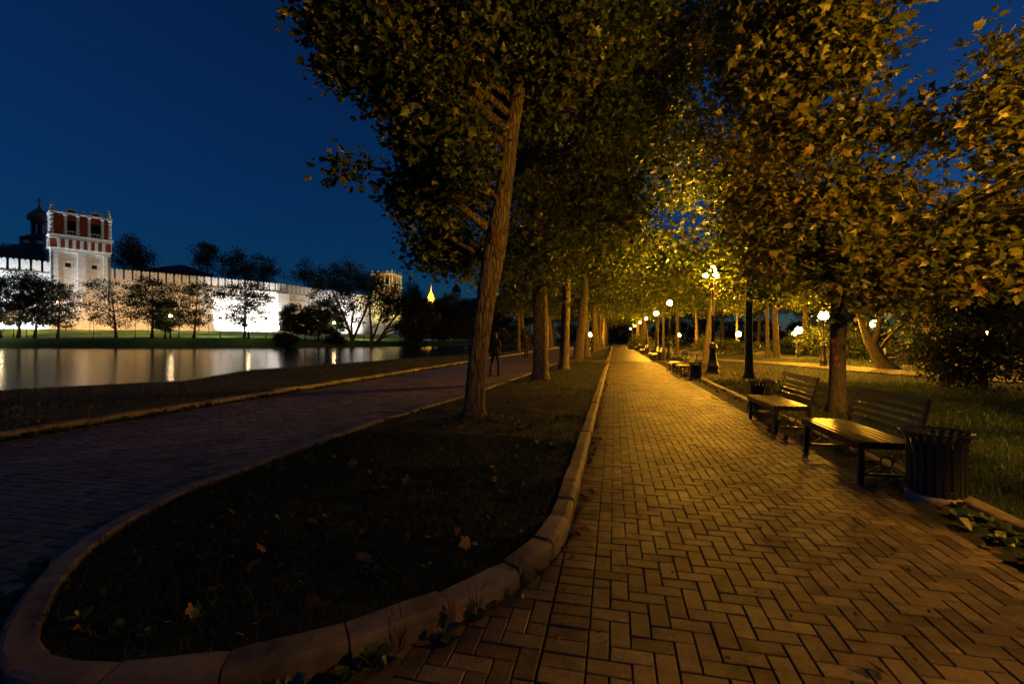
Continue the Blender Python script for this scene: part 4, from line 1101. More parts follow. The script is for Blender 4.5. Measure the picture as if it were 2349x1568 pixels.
# ---- its neighbour outside the frame on the right, whose boughs hang into the picture
tr = [((5.7,4.3,0.0),.16),((5.68,4.32,1.5),.14),((5.65,4.35,3.2),.12),((5.6,4.4,5.0),.09),((5.6,4.4,7.0),.05)]
B0 = [blobD(2315,180,40,6.0,6), blobD(2330,270,42,6.0,7), blobD(2262,260,26,6.2,3), blobD(2285,350,36,6.4,5), blobD(2340,400,40,6.4,6), blobD(2310,500,58,6.6,12), blobD(2210,530,62,6.6,13), blobD(2310,600,55,6.6,11), blobD(2350,90,36,6.0,4), blobD(2170,490,26,6.6,3),
      ((6.0,4.6,6.8),(1.5,1.5,1.0),24), ((7.0,5.4,5.6),(1.2,1.2,1.0),16),
      ((4.0,1.15,2.4),(.5,.5,.35),5), ((4.0,3.35,2.4),(.5,.5,.35),8), ((3.9,2.42,2.95),(.35,.3,.12),5)]  # boughs added out of view to shade the foreground from the park lamp
make_tree('maple_tree', 'maple whose turning boughs hang into the picture at upper right', (5.7,4.3,0.0), tr, B0, 'maple', .115, 60, 'leaf_autumn', 'smoothbark', group='maples behind the benches', seed=9, single=220, sides=14, cl_r=.26, tw=.03)

# ---- prototypes for the rows further on
def proto_maple(name, label, seed, h0, lean, rad, mat_l, nb=22, per=64, size=.2, R=3.0, zc=7.2, rz=4.2, cat='tree', group=None, loc=(0,0,0), leaf='lobed', cl=.55, mat_t='bark', r0=.3):
    rr = random.Random(seed); lx, ly = lean; x0, y0, z0 = loc
    tr = [((x0,y0,z0-.1),r0),((x0+lx*.3,y0+ly*.3,z0+h0*.5),r0*.84),((x0+lx*.6,y0+ly*.6,z0+h0),r0*.8),((x0+lx,y0+ly,z0+h0*1.7),r0*.55),((x0+lx*1.1,y0+ly*1.1,z0+h0*2.6),r0*.3),((x0+lx,y0+ly,z0+h0*3.2),r0*.12)]
    bl = []
    for k in range(nb):
        a = 2*math.pi*(k*.618); q = math.sqrt((k+.5)/nb)
        z = zc+rz*(1-2*((k*0.754877) % 1))*math.sqrt(max(.15,1-q*q*.75))
        b = rr.uniform(.85,1.3)
        bl.append(((x0+lx+R*q*math.cos(a), y0+ly+R*q*math.sin(a), z0+z), (b*R*.36,b*R*.36,b*R*.28), 12))
    return make_tree(name, label, loc, tr, bl, leaf, size, int(per*.8), mat_l, mat_t, group, cat, seed, cl_r=cl, sides=12, twigs=.3, tw=.05)
GI = 'maples on the island'; GR = 'trees along the right kerb'
pA = proto_maple('maple_tree', 'third island maple, a thin dark trunk', 21, 2.6, (.15,.1), .24, 'leaf', loc=(-2.15,19.67,0), group=GI, r0=.235)
pB = proto_maple('maple_tree', 'fourth island maple, pale lit trunk bending right', 22, 2.9, (.5,.2), .3, 'leaf', loc=(-2.32,29.3,0), group=GI, r0=.36, nb=18)
copy_tree(pA, (-1.96,32.6,0), 2.1, 'fifth island maple, black trunk behind the pale one', 1.25)
ords = ['sixth','seventh','eighth','ninth','tenth','eleventh','twelfth','thirteenth','fourteenth']
for q, y in enumerate((45.2,51.5,58,66,74,83,93,105,118)):
    copy_tree((pA,pB)[q%2], (-1.9+.1*random.uniform(-1,1),y,0), random.uniform(0,6), '%s maple of the island row counted from the front'%ords[q], random.uniform(.95,1.15))
pC = proto_maple('park_tree', 'fourth tree along the right kerb counted from the front', 23, 2.9, (.05,.0), .13, 'leaf', loc=(4.8,38,0), group=GR, r0=.135, R=2.7, zc=6.2, rz=2.6, nb=15, mat_t='smoothbark')
tr = [((4.54,17.2,0),.15),(at(1718,800,15.8),.125),(at(1718,700,15.8),.12),(at(1722,560,15.8),.1),(at(1728,400,15.8),.08),(at(1730,200,15.8),.04)]
make_tree('park_tree', 'slim dark straight tree behind the second bin', (4.54,17.2,0), tr, [blobD(1770,560,60,15.6,13),blobD(1690,520,55,15.6,11),blobD(1740,440,75,15.8,16),blobD(1820,470,60,15.6,11),blobD(1680,390,60,15.4,12),blobD(1770,330,80,15.8,16),blobD(1700,260,75,15.4,14),blobD(1800,210,80,15.8,14),blobD(1720,120,90,15.8,15),blobD(1650,130,60,15,9),blobD(1660,30,80,15,10),blobD(1650,606,22,16.4,4),blobD(1612,628,14,16.6,2),blobD(1656,655,16,16.6,2),blobD(1760,660,40,15.2,6)], 'maple', .16, 60, 'leaf', 'smoothbark', GR, seed=23, cl_r=.36, sides=12)
tr = [((4.39,24.15,0),.17),(at(1622,790,22.6),.15),(at(1630,730,22.6),.14),(at(1640,650,22.6),.12),(at(1650,540,22.6),.1),(at(1655,400,22.6),.05)]
pD = make_tree('park_tree', 'slightly leaning lit tree just behind the tall lamp', (4.39,24.15,0), tr, [blobD(1600,560,70,23,16),blobD(1700,560,70,22.5,16),blobD(1640,440,90,22.6,20),blobD(1560,440,60,23,12),blobD(1740,440,70,22,14),blobD(1660,320,90,22.6,18),blobD(1590,640,50,24,10),blobD(1720,650,45,23,9)], 'lobed', .2, 48, 'leaf', 'smoothbark', GR, seed=24, cl_r=.6)
for q, (x, y, sc) in enumerate(((4.4,44.5,.95),(4.2,49.2,1.05),(3.9,58.1,1.0),(4.2,67,1.0),(4.2,76,1.1),(4.2,87,1.1),(4.2,99,1.1),(4.2,112,1.1))):
    copy_tree((pC,pA,pB)[q%3], (x,y,0), random.uniform(0,6), '%s tree along the right kerb counted from the front'%(['fifth']+ords)[q], sc)
# ---- park trees, mid and far
tr = [(at(2040,855,20),.32),(at(2012,815,20),.25),(at(1996,785,20),.22),(at(1985,765,20.2),.17),(at(1975,735,20.4),.13),(at(1965,690,20.6),.09)]
b_ = at(2040,855,20); b_.z = 0.05
ml = make_tree('park_tree', 'forked leaning trunk on the park lawn near the far bench', b_, tr, [blobD(1990,690,60,20.5,14),blobD(2060,680,60,20.5,14),blobD(1930,650,60,21,14),blobD(2100,730,45,20.5,9),blobD(2020,600,90,21,18),blobD(2110,620,60,20,12)], 'lobed', .17, 48, 'leaf', 'smoothbark', 'trees on the park lawn', seed=31, cl_r=.5)
f2 = MB(); f2.tube([at(2004,795,20)-b_, at(2012,765,19.8)-b_, at(2016,740,19.7)-b_, at(2030,690,19.7)-b_], [.14,.13,.11,.06], n=9); f2.build('fork_limb', M['smoothbark'], ml)
GPk = 'trees on the park lawn'
park = [(1760,826,31.5,1.0,'pale stump-like trunk left of the pair by the light park walk'),(1782,826,32,.95,'dark trunk right of the pair by the light park walk'),(1850,815,45,1.0,'dark trunk left of the round park lamp'),
        (1930,812,50,1.05,'tree behind the graffiti trunk'),(1690,812,48,1.0,'tree behind the low hedge'),(1600,806,60,1.1,'tree left of the leaning lit trunk, deep in the park'),(2120,818,40,1.0,'tree behind the far bench'),
        (2230,822,36,1.0,'tree behind the dark shrub'),(2330,826,34,1.0,'tree at the far right edge of the park'),(1740,804,70,1.2,'far tree in the middle of the park'),(1850,803,76,1.2,'far tree right of the park middle'),(1990,803,76,1.2,'far tree behind the forked trunk'),
        (2120,804,72,1.2,'far tree at the right of the park'),(2260,806,66,1.2,'far tree behind the right-hand park lamp'),(1660,799,92,1.3,'very far tree left of the park middle'),(1560,797,98,1.3,'very far tree close to the path rows'),(2420,812,50,1.2,'far tree right beyond the picture edge')]
for q, (x, y, d, sc, lab) in enumerate(park):
    p = at(x, y, d); copy_tree((pC,pA,pB,pC)[q%4], (p.x,p.y,.06), random.uniform(0,6), lab, sc)['group'] = GPk
# shrubs
def shrub(name, label, c, r, n, per, mat_l, leaf='quad', size=.12, seed=1, group='park shrubs', cl=.22, stems=7):
    rr = random.Random(seed); c = Vector(c)
    base = Vector((c.x, c.y, 0.05 if c.z < 8 else c.z))
    bl = []
    for k in range(n):
        a = rr.uniform(0,6.28); q = math.sqrt(rr.random())
        bl.append(((c.x+r[0]*q*math.cos(a), c.y+r[1]*q*math.sin(a), c.z+r[2]*rr.uniform(-.85,.9)*math.sqrt(1-.6*q*q)), (r[0]*.32,r[1]*.32,r[2]*.3), 9))
    return make_tree(name, label, base, [((base.x,base.y,base.z-.1),.05+.02*r[2]),((base.x+.05,base.y,base.z+(c.z-base.z)*.5),.045+.012*r[2]),((c.x,c.y,c.z+r[2]*.3),.02)], bl, leaf, size, per, mat_l, 'smoothbark', group, 'shrub', seed, cl_r=cl, sides=8, twigs=.4)
p = at(2255,820,12.5); shrub('dark_shrub', 'big dark leafy shrub filling the right edge behind the lawn', (p.x,p.y,2.0), (1.6,1.6,1.75), 26, 60, 'leaf_dark', size=.11, seed=41, cl=.3)
p = at(2160,835,12.8); shrub('dark_shrub', 'low dark shrub left of the big one at the right edge', (p.x,p.y,1.0), (.85,.85,.95), 12, 60, 'leaf_dark', size=.10, seed=42, cl=.24)
p = at(2370,790,11.5); shrub('dark_shrub', 'tall dark shrub cut by the right picture edge', (p.x,p.y,2.4), (1.5,1.5,2.2), 22, 60, 'leaf_dark', size=.11, seed=43, cl=.3)
for q, (x, y, d, r, lab) in enumerate(((1665,815,38,(2.2,1.0,.7),'low hedge across the park lawn'),(1900,790,34,(1.8,1.4,1.6),'lit bush right of the round park lamp'),(1850,802,44,(1.6,1.2,1.2),'lit bush left of the round park lamp'),
        (1800,805,40,(1.6,1.2,1.0),'small bush behind the trunk pair'),(2080,795,28,(1.4,1.2,1.5),'bush between forked trunk and far bench'),(1950,800,30,(1.3,1.2,1.1),'bush behind the graffiti trunk'),(1590,806,50,(2.4,1.5,1.3),'bush beside the path trees'),(1470,800,62,(1.3,2.2,1.2),'bush near the end of the bench row'))):
    p = at(x, y, d); shrub('bush', lab, (p.x,p.y,max(.5,min(p.z,1.6))), r, 12, 45, 'leaf', size=.16, seed=50+q, cl=.3)
# trees of the near shore further along the left path
for q, (x, y, sc, lab) in enumerate(((-10.5,47,1.0,'nearest dark tree on the pond side of the left path'),(-12,58,1.1,'second dark tree on the pond side of the left path'),(-10.8,70,1.1,'third dark tree on the pond side of the left path'),(-12,84,1.2,'fourth dark tree on the pond side of the left path'),(-11,100,1.2,'fifth dark tree on the pond side of the left path'),(-16,118,1.3,'dark tree at the head of the pond'),(-24,126,1.3,'second dark tree at the head of the pond'))):
    copy_tree((pA,pB)[q%2], (x+.6,y,.0), random.uniform(0,6), lab, sc)['group'] = 'trees on the pond side'
for q, (x, y, d, lab) in enumerate(((1180,800,58,'dark bush on the pond side behind the nearest trunk'),(1205,795,66,'dark bush at the far end of the left path'),(1165,797,80,'dark bush at the head of the pond'))):
    p = at(x, y, d); shrub('bush', lab, (p.x,p.y,1.2), (2.2,2.2,1.3), 12, 40, 'leaf_dark', size=.2, seed=70+q, cl=.35)
# screen of trees closing the avenue
for q, (x, y, sc) in enumerate(((-6,150,1.5),(1,160,1.6),(8,150,1.5),(15,140,1.6),(24,135,1.6),(34,128,1.6),(45,118,1.6),(-14,150,1.6),(56,105,1.6),(62,88,1.5))):
    copy_tree((pA,pB)[q%2], (x,y,0), random.uniform(0,6), 'tree number %s of the belt closing the park, from the left'%['two','three','four','five','six','seven','eight','one','nine','ten'][q], sc)['group'] = 'belt of trees closing the park'

pS = shrub('bush', 'first bush of the thicket closing the park, from the left', (-16,140,3.0), (5,4,3.2), 14, 50, 'leaf_dark', size=.45, seed=90, cl=.7, group='thicket closing the park')
for q, (x, y) in enumerate(((-8,146),(-1,150),(5,147),(12,142),(19,137),(26,130),(33,124),(40,116),(47,108),(53,98),(58,88),(62,78),(66,68))):
    copy_tree(pS, (x,y,0), random.uniform(0,6), '%s bush of the thicket closing the park, from the left'%(['second','third','fourth','fifth']+ords)[q], random.uniform(.9,1.25))
# ---- young trees and willows on the far bank
GFB = 'trees on the far bank'
def bank_tree(x, ytop, ybase, wpx, d, label, lean=0.0, seed=1, mat_l='leaf', stems=1, dens=1.0, size=.34, low=.24):
    b = at(x, ybase, d); b.z = bank_z(x)-.05
    k = d/F2; H = (ybase-ytop)*k; R = wpx*k*.68; rr = random.Random(seed)
    top = Vector((b.x+lean*H*CA, b.y+lean*H*SA, b.z+H))
    tr = [(b, .02*H),(b.lerp(top,.3)+Vector((.02*H,0,0)),.016*H),(b.lerp(top,.6),.01*H),(b.lerp(top,.92),.003*H)]
    bl = []
    nb = 19; dens = dens*1.35
    for q in range(nb):
        t = low+(1-low)*(q+.5)/nb; a = q*2.4+rr.uniform(-.8,.8)
        rr_ = R*math.sqrt(max(.08, 1-((t-.62)/.42)**2))*rr.uniform(.45,1.15)
        c = b.lerp(top, t); bl.append(((c.x+rr_*.7*math.cos(a), c.y+rr_*.7*math.sin(a), c.z), (R*.42,R*.42,H*.06), int(7*dens)+1))
    return make_tree('bank_tree', label, b, tr, bl, 'quad', size*.85, 44, mat_l, 'bark', GFB, 'tree', seed, flat=.5, cl_r=.06*H, sides=7, twigs=.5, tw=.02)
bank_tree(42,625,774,95,87,'leftmost tree on the far bank before the blue-lit wall',.04,101,'leaf_dark',dens=1.6)
bank_tree(79,640,774,80,87,'second tree on the far bank, leaning right before the blue-lit wall',.12,102,'leaf_dark',dens=1.4)
bank_tree(132,655,775,75,87,'tree on the far bank at the left foot of the square tower',.05,103,'leaf',dens=.9)
bank_tree(-15,640,774,80,87,'far bank tree cut by the left picture edge',.03,104,'leaf_dark',dens=1.6)
bank_tree(266,645,775,100,87,'airy tree leaning left at the right foot of the square tower',-.10,105,'leaf_mid',dens=.8)
bank_tree(348,640,775,100,88,'dense round tree on the far bank before the warm wall',.02,106,'leaf_mid',dens=1.5)
bank_tree(378,690,775,45,88,'small tree on the far bank beside the bank lamp',.05,107,'leaf',dens=1.0)
bank_tree(444,650,776,85,89,'tree before the left buttress',.08,108,'leaf_mid',dens=1.0)
bank_tree(560,648,777,80,90,'tree standing dark before the brightest wall bay',.03,109,'leaf_dark',dens=1.5)
bank_tree(672,700,777,60,92,'low tree right of the brightest wall bay',.05,110,'leaf_mid',dens=1.2)
bank_tree(700,715,778,50,93,'small many-stemmed tree right of the bright bay',-.05,111,'leaf_mid',dens=1.2)
bank_tree(730,690,778,70,94,'airy tree left of the big willow',.08,112,'leaf',dens=1.0)
bank_tree(760,710,779,60,95,'dark low tree at the foot of the big willow',.03,113,'leaf_dark',dens=1.6)
def willow(x, ybase, d, stems, blobs, label, seed, mat_l='leaf', per=34):
    b = at(x, ybase, d); b.z = bank_z(x)-.1
    s0 = stems[0]; tr = [(b,.36)]+[(at(a, c, d), r) for a, c, r in s0]
    t = make_tree('willow_tree', label, b, tr, [blobD(a, c, r, d+dd, n, (1,1,.75)) for a, c, r, dd, n in blobs], 'quad', .33, per*3, mat_l, 'bark', GFB, 'tree', seed, cl_r=.75, sides=9, twigs=.6, tw=.03, hang=.9, droop=.8)
    for st in stems[1:]:
        mb = MB(); mb.tube([Vector((0,0,0))]+[at(a, c, d)-b for a, c, r in st], [.3]+[r for a, c, r in st], n=7); mb.build('stem', M['bark'], t)
    return t
willow(808,781,98,[[(800,755,.3),(785,715,.24),(768,680,.15),(755,655,.08)],[(822,750,.28),(838,715,.22),(850,680,.15),(858,650,.08)],[(806,745,.22),(812,710,.18),(800,680,.1)]],
       [(760,650,44,0,22),(800,640,46,0,24),(838,648,44,-1,22),(735,675,30,1,12),(785,690,36,1,12),(835,695,34,0,12),(865,665,38,-1,16),(745,715,28,0,10),(810,735,26,1,7),(735,745,26,0,8),(770,670,40,1,14)], 'big spreading willow with three stems on the far bank', 121, 'leaf_mid')
willow(852,781,99,[[(852,755,.25),(848,715,.2),(845,670,.1)],[(865,750,.2),(880,710,.14),(890,670,.07)]],
       [(880,660,40,-2,18),(905,690,42,-2,18),(852,640,26,0,8),(900,735,38,-1,14),(865,700,36,-1,10)], 'slender twin-stemmed willow right of the big one', 122, 'leaf_dark')
willow(868,781,99,[[(885,755,.28),(915,715,.2),(940,685,.12),(955,660,.06)],[(890,760,.22),(930,745,.15),(965,730,.08)]],
       [(925,672,36,0,20),(952,695,36,0,20),(915,720,38,1,20),(940,748,34,0,18),(968,742,28,0,14),(900,700,36,3,14),(975,715,24,0,10),(945,765,26,0,12)], 'dark willow leaning right before the second tower', 123, 'leaf_dark', per=44)
bank_tree(992,690,783,70,118,'dark bank tree below the skyscraper spire',.0,124,'leaf',dens=1.8,size=.45,low=.15)
bank_tree(1008,705,783,60,118,'dark round tree right of the blue lamp',.05,125,'leaf_dark',dens=2.2,size=.45,low=.1)
bank_tree(1040,680,784,75,122,'pale green bank tree just left of the leaning trunk',.02,126,'leaf',dens=1.8,size=.45,low=.1)
bank_tree(1075,690,784,70,124,'bank tree half hidden by the leaning trunk',.02,127,'leaf',dens=1.8,size=.45,low=.1)
bank_tree(960,690,783,60,112,'dark bank tree below the fir',.02,128,'leaf_dark',dens=2.2,size=.45,low=.1)
bank_tree(1120,690,786,80,126,'bank tree just right of the leaning trunk',.02,129,'leaf_dark',dens=2.0,size=.45,low=.08)
bank_tree(1165,700,787,80,126,'bank tree between the first and second island maples',.02,130,'leaf_dark',dens=2.0,size=.45,low=.08)
p = at(652,776,84.5); shrub('bank_bush', 'dark bush at the water before the right buttress', (p.x,p.y,1.3), (1.9,1.9,1.2), 14, 40, 'leaf_dark', size=.3, seed=131, cl=.35, group='bushes on the far bank')
p = at(770,782,92); shrub('bank_bush', 'dark bush at the water below the big willow', (p.x,p.y,1.0), (1.8,1.8,1.1), 12, 40, 'leaf_dark', size=.3, seed=132, cl=.35, group='bushes on the far bank')
# fir beyond
p = at(956,776,150); k = 150/F2; fr = empty('fir_tree', (p.x,p.y,3), 0, 'pointed dark fir behind the bank trees', 'tree', 'trees behind the walls')
MB().lathe([(.35,-1),(.3,4),(.05,(776-662)*k)], n=7).build('trunk', M['bark'], fr)
V = []; T = []; R_ = []
for q in range(2600):
    t = RNG.random()**.6; z = (776-660)*k*(1-t*.85); r = (.25+t*3.6)*RNG.random()**.4; a = RNG.uniform(0,6.283)
    o = len(V); s = .5; V += [(r*math.cos(a),r*math.sin(a),z-.25*r),(r*math.cos(a)+s*math.cos(a+.8),r*math.sin(a)+s*math.sin(a+.8),z-.25*r-.25),(r*math.cos(a)+s*math.cos(a-.8),r*math.sin(a)+s*math.sin(a-.8),z-.25*r-.2)]
    T.append((o,o+1,o+2)); R_ += [RNG.random()*.6]*3
tag(link('crown', fastmesh('crown', np.array(V), np.array(T), M['leaf_dark'], R_), fr), kind='stuff')
# ---- dark trees behind the wall
def wall_tree(blobs, d, label, seed):
    xm = sum(b[0] for b in blobs)/len(blobs); b = at(xm, 776, d); b.z = 4
    top = at(xm, min(q[1] for q in blobs)+10, d)
    tr = [(b,.5),(b.lerp(top,.4),.4),(b.lerp(top,.75),.2),(top,.05)]
    make_tree('tall_tree', label, b, tr, [blobD(x, y, r, d+dd, n) for x, y, r, dd, n in blobs], 'quad', .62, 90, 'leaf_dark', 'bark', 'trees behind the walls', 'tree', seed, cl_r=1.25, sides=8, twigs=.3)
wall_tree([(300,560,26,0,14),(325,580,24,1,12),(285,590,24,0,12),(330,605,22,0,9),(305,600,30,2,12)], 145, 'round dark tree behind the wall right of the square tower', 141)
wall_tree([(470,575,22,0,12),(462,600,20,0,10),(490,600,26,1,12),(480,570,14,0,6)], 160, 'left tree of the dark group behind the long wall', 142)
wall_tree([(535,590,26,0,14),(525,615,28,1,14),(555,620,24,0,12)], 162, 'middle tree of the dark group behind the long wall', 143)
wall_tree([(600,605,28,0,14),(580,625,26,1,12),(625,620,18,0,9),(610,640,20,0,8)], 164, 'right tree of the dark group behind the long wall', 144)
wall_tree([(712,615,28,0,14),(690,635,24,1,12),(725,640,26,0,12)], 185, 'left one of two dark trees behind the far wall', 145)
wall_tree([(790,612,28,0,14),(815,625,26,1,12),(770,635,28,0,12),(825,650,20,0,8)], 185, 'right one of two dark trees behind the far wall', 146)
wall_tree([(8,575,22,0,12),(-15,590,26,0,12),(20,600,20,0,10)], 150, 'dark tree behind the wall at the left picture edge', 147)

# ================================================================== BENCHES AND BINS
def make_bench(loc, label):
    """front faces -x (the path); length along y"""
    root = empty('park_bench', loc, 0, label, 'bench', 'benches along the right kerb')
    Lh = .71
    # seat slats run along the bench
    for k in range(6):
        x = .03+k*.078
        MB().box(x, x+.066, -Lh, Lh, .405, .432, bev=.006).build('seat_slat', M['slat'], root)
    MB().box(-.012, .014, -Lh, Lh, .345, .425, bev=.004).build('front_apron', M['slat'], root)
    # back slats, leaning backwards
    tilt = math.radians(12)
    for k in range(5):
        z = .49+k*.074; h = .046 if k < 4 else .078
        x = .49+(z-.43)*math.tan(tilt)
        Mx = Matrix.Translation((x,0,z)) @ Matrix.Rotation(tilt,4,'Y')
        MB().box(-.012,.012,-Lh,Lh,0,h,M=Mx).build('back_slat', M['slat'], root)
    for y in (-Lh+.05, Lh-.05):
        MB().box(.005,.05,y-.022,y+.022,-.02,.402).build('leg', M['iron'], root)
        MB().box(.46,.505,y-.022,y+.022,-.02,.402).build('leg', M['iron'], root)
        MB().box(.052,.458,y-.02,y+.02,.36,.40).build('side_rail', M['iron'], root)
        MB().bar((.485,y,.40),(.485+.46*math.tan(tilt)+.03,y,.865),.045,.03,up=(1,0,0)).build('back_post', M['iron'], root)
        MB().bar((.03,y,.10),(.48,y,.10),.025,.025).build('foot_rail', M['iron'], root)
    # crossed rods with a ring underneath
    ring = [(.25+.055*math.cos(2*math.pi*q/14), 0, .23+.055*math.sin(2*math.pi*q/14)) for q in range(14)]
    for y in (-Lh+.05, Lh-.05):
        for a, b in (((.05,.36),(.21,.265)),((.46,.36),(.29,.265)),((.05,.10),(.21,.195)),((.46,.10),(.29,.195))):
            MB().tube([(a[0],y,a[1]),(b[0],y,b[1])], .007, n=6).build('brace_rod', M['iron'], root)
        MB().tube([(p_[0],y,p_[2]) for p_ in ring], .009, n=6, closed=True).build('brace_ring', M['iron'], root)
    return root
def make_bin(loc, label):
    root = empty('litter_bin', loc, 0, label, 'litter bin', 'slatted bins along the right kerb')
    n = 22; R = .205
    MB().lathe([(.20,-.02),(.215,.0),(.215,.06),(.205,.075),(.19,.08)], n=24).build('concrete_base', M['concrete'], root)
    MB().lathe([(.165,.08),(.172,.14),(.175,.54),(.165,.545)], n=20).build('inner_can', M['iron'], root)
    prof = [(R,.085),(R,.30),(R+.003,.48),(R+.008,.55),(R+.022,.59),(R+.046,.615)]
    w = .019; mbs = MB()
    vs = []
    for r, z in prof: vs += [(r,-w,z),(r,w,z),(r-.006,w,z),(r-.006,-w,z)]
    fs = [(i*4+k,i*4+(k+1)%4,(i+1)*4+(k+1)%4,(i+1)*4+k) for i in range(len(prof)-1) for k in range(4)]+[(3,2,1,0),tuple(len(prof)*4-4+k for k in range(4))]
    me = mbs.add(vs, fs).mesh('slat', M['iron'])
    for q in range(n):
        o = link('slat', me, root); o.rotation_euler = (0,0,2*math.pi*q/n)
    for r, z, t in ((R+.05,.618,.010),(R-.012,.13,.008),(R-.012,.50,.008)):
        MB().tube([(r*math.cos(2*math.pi*q/28), r*math.sin(2*math.pi*q/28), z) for q in range(28)], t, n=6, closed=True).build('hoop', M['iron'], root)
    return root
b0 = make_bench((2.37,5.86,0), 'nearest bench with glossy slats, its right end behind the nearest bin')
c0 = make_bin((2.80,4.80,0), 'nearest black slatted bin on a concrete base at the right')
copy_tree(b0, (2.37,8.33,0), .0, 'second bench, just left of the graffiti trunk')
copy_tree(c0, (2.80,9.75,0), .4, 'second slatted bin, behind the second bench')
nm_ = ['second','third','fourth','fifth','sixth','seventh','eighth']
for g in range(1, 8):
    y0 = 4.75+12.4*g; nn = nm_[g-1]
    copy_tree(c0, (2.80,y0,0), random.uniform(0,6), 'nearer bin of the %s bench group along the path'%nn)
    copy_tree(b0, (2.39,y0+1.5,0), 0, 'nearer bench of the %s group along the path'%nn)
    copy_tree(b0, (2.39,y0+3.8,0), 0, 'farther bench of the %s group along the path'%nn)
    copy_tree(c0, (2.80,y0+5.1,0), random.uniform(0,6), 'farther bin of the %s bench group along the path'%nn)
# bench and bin on the park walk
p = at(2062,843,23); o = copy_tree(b0, (p.x,p.y,.07), math.radians(150), 'bench on the park walk right of the forked trunk'); o['group'] = 'bench and bins on the park walk'
p = at(2084,848,22.5); o = copy_tree(c0, (p.x,p.y,.07), 0, 'bin right of the bench on the park walk'); o['group'] = 'bench and bins on the park walk'
p = at(2040,842,23.6); o = copy_tree(c0, (p.x,p.y,.07), 0, 'bin left of the bench on the park walk'); o['group'] = 'bench and bins on the park walk'

# ---- the pale walk across the park
vs = []
line = [(6.0,36.5),(6.5,32.8),(8.0,30.2),(10.03,27.3),(11.2,24),(11.9,21.4),(13.5,18.5),(18,13),(26,6)]
pl = polyline(line, 1.0)
for i, q in enumerate(pl):
    d = (pl[min(i+1,len(pl)-1)]-pl[max(i-1,0)]).normalized(); nn = Vector((d.y,-d.x,0))
    vs += [q-nn*.15+Vector((0,0,.135)), q+nn*2.3+Vector((0,0,.135))]
mb = MB().add(vs, [(2*i,2*i+1,2*i+3,2*i+2) for i in range(len(pl)-1)], True)
tag(mb.build('park_walk', M['kerb'], rnd=.6), kind='structure')

# ---- drain grate set in the left path
p = at(930, 942, EYE*F2/(942-HY2)); gr = empty('drain_grate', (p.x,p.y,.004), math.radians(4), 'dark iron drain grate in the left path at the island edge', 'grate')
fr_ = MB(); fr_.box(-.45,.45,-.24,-.20,-.02,.008); fr_.box(-.45,.45,.20,.24,-.02,.008); fr_.box(-.45,-.41,-.199,.199,-.02,.008); fr_.box(.41,.45,-.199,.199,-.02,.008)
fr_.build('grate_frame', M['iron'], gr)
bar = MB().box(-.012,.012,-.198,.198,-.015,.004).mesh('grate_bar', M['iron'])
for q in range(14): link('grate_bar', bar, gr).location = (-.38+q*.0585,0,0)
MB().box(-.40,.40,-.19,.19,-.019,-.016).build('grate_pit', M['void'], gr)

# ================================================================== PEOPLE on the left path
def person(loc, rz, label, top, legs, h=1.72, step=.16, bare=False):
    root = empty('person', loc, rz, label, 'person', 'people on the left path')
    k = h/1.72
    def skin(name, vs, es, rs, matn, sub=1):
        me = bpy.data.meshes.new(name); me.from_pydata([tuple(x*k for x in v) for v in vs], es, []); me.materials.append(M[matn])
        o = link(name, me, root); md = o.modifiers.new('skin','SKIN'); md.use_smooth_shade = True
        for q, r in enumerate(rs): me.skin_vertices[0].data[q].radius = (r[0]*k, r[1]*k) if hasattr(r,'__len__') else (r*k, r*k)
        me.skin_vertices[0].data[0].use_root = True
        s = o.modifiers.new('sub','SUBSURF'); s.levels = s.render_levels = sub
        return o
    vs = [(0,0,.92),(0,0,1.12),(0,0,1.32),(0,0,1.44),(0,-.01,1.52),(0,-.015,1.60),(0,-.005,1.69)]; rs = [(.15,.11),(.13,.10),(.16,.11),(.10,.08),(.05,.05),(.072,.085),(.06,.07)]
    es = [(0,1),(1,2),(2,3),(3,4),(4,5),(5,6)]
    for s_, st in ((-1,step),(1,-step)):
        b = len(vs)
        vs += [(s_*.09,0,.84),(s_*.10,-st*.7,.48),(s_*.10,-st*.6+.12*(st<0),.09),(s_*.105,-st*.6+.12*(st<0)-.14,.04)]; rs += [.085,.06,.042,(.045,.032)]
        es += [(0,b),(b,b+1),(b+1,b+2),(b+2,b+3)]
        b = len(vs)
        vs += [(s_*.19,0,1.40),(s_*.24,st*.4,1.14),(s_*.24,st*.7-.06,.90),(s_*.235,st*.75-.08,.82)]; rs += [.055,.045,.034,.035]
        es += [(3,b),(b,b+1),(b+1,b+2),(b+2,b+3)]
    body = skin('body', vs, es, rs, top)
    # clothing, hair and face
    MB().lathe([(.08,1.585),(.092,1.62),(.09,1.68),(.06,1.735),(.01,1.75)], n=12, c=(0,.012,0)).build('hair', M['hair'], root).scale = (k,k,k)
    MB().lathe([(.02,1.52),(.055,1.545),(.068,1.60),(.066,1.65),(.03,1.69)], n=12, c=(0,-.038,0)).build('face', M['skin'], root).scale = (k,k,k)
    MB().lathe([(.20,.80),(.175,.95),(.165,1.1),(.19,1.3),(.165,1.42),(.07,1.47)], n=14).build('jacket', M[top], root).scale = (k,k*.72,k)
    for s_, st in ((-1,step),(1,-step)):
        MB().tube([(s_*.10*k,-st*.7*k,.44*k),(s_*.10*k,(-st*.6+.12*(st<0))*k,.10*k)], [.066*k,.05*k], n=9).build('shin', M[legs], root)
        MB().box(s_*.10*k-.045,s_*.10*k+.045,(-st*.6+.12*(st<0)-.2)*k,(-st*.6+.12*(st<0)+.06)*k,0,.075,bev=.02).build('shoe', M['cloth_dark'], root)
    return root
p = at(1136,862,17.6); person((p.x,p.y,0), 2.9, 'person in dark clothes half hidden by the leaning trunk', 'cloth_dark', 'cloth_brown', 1.68)
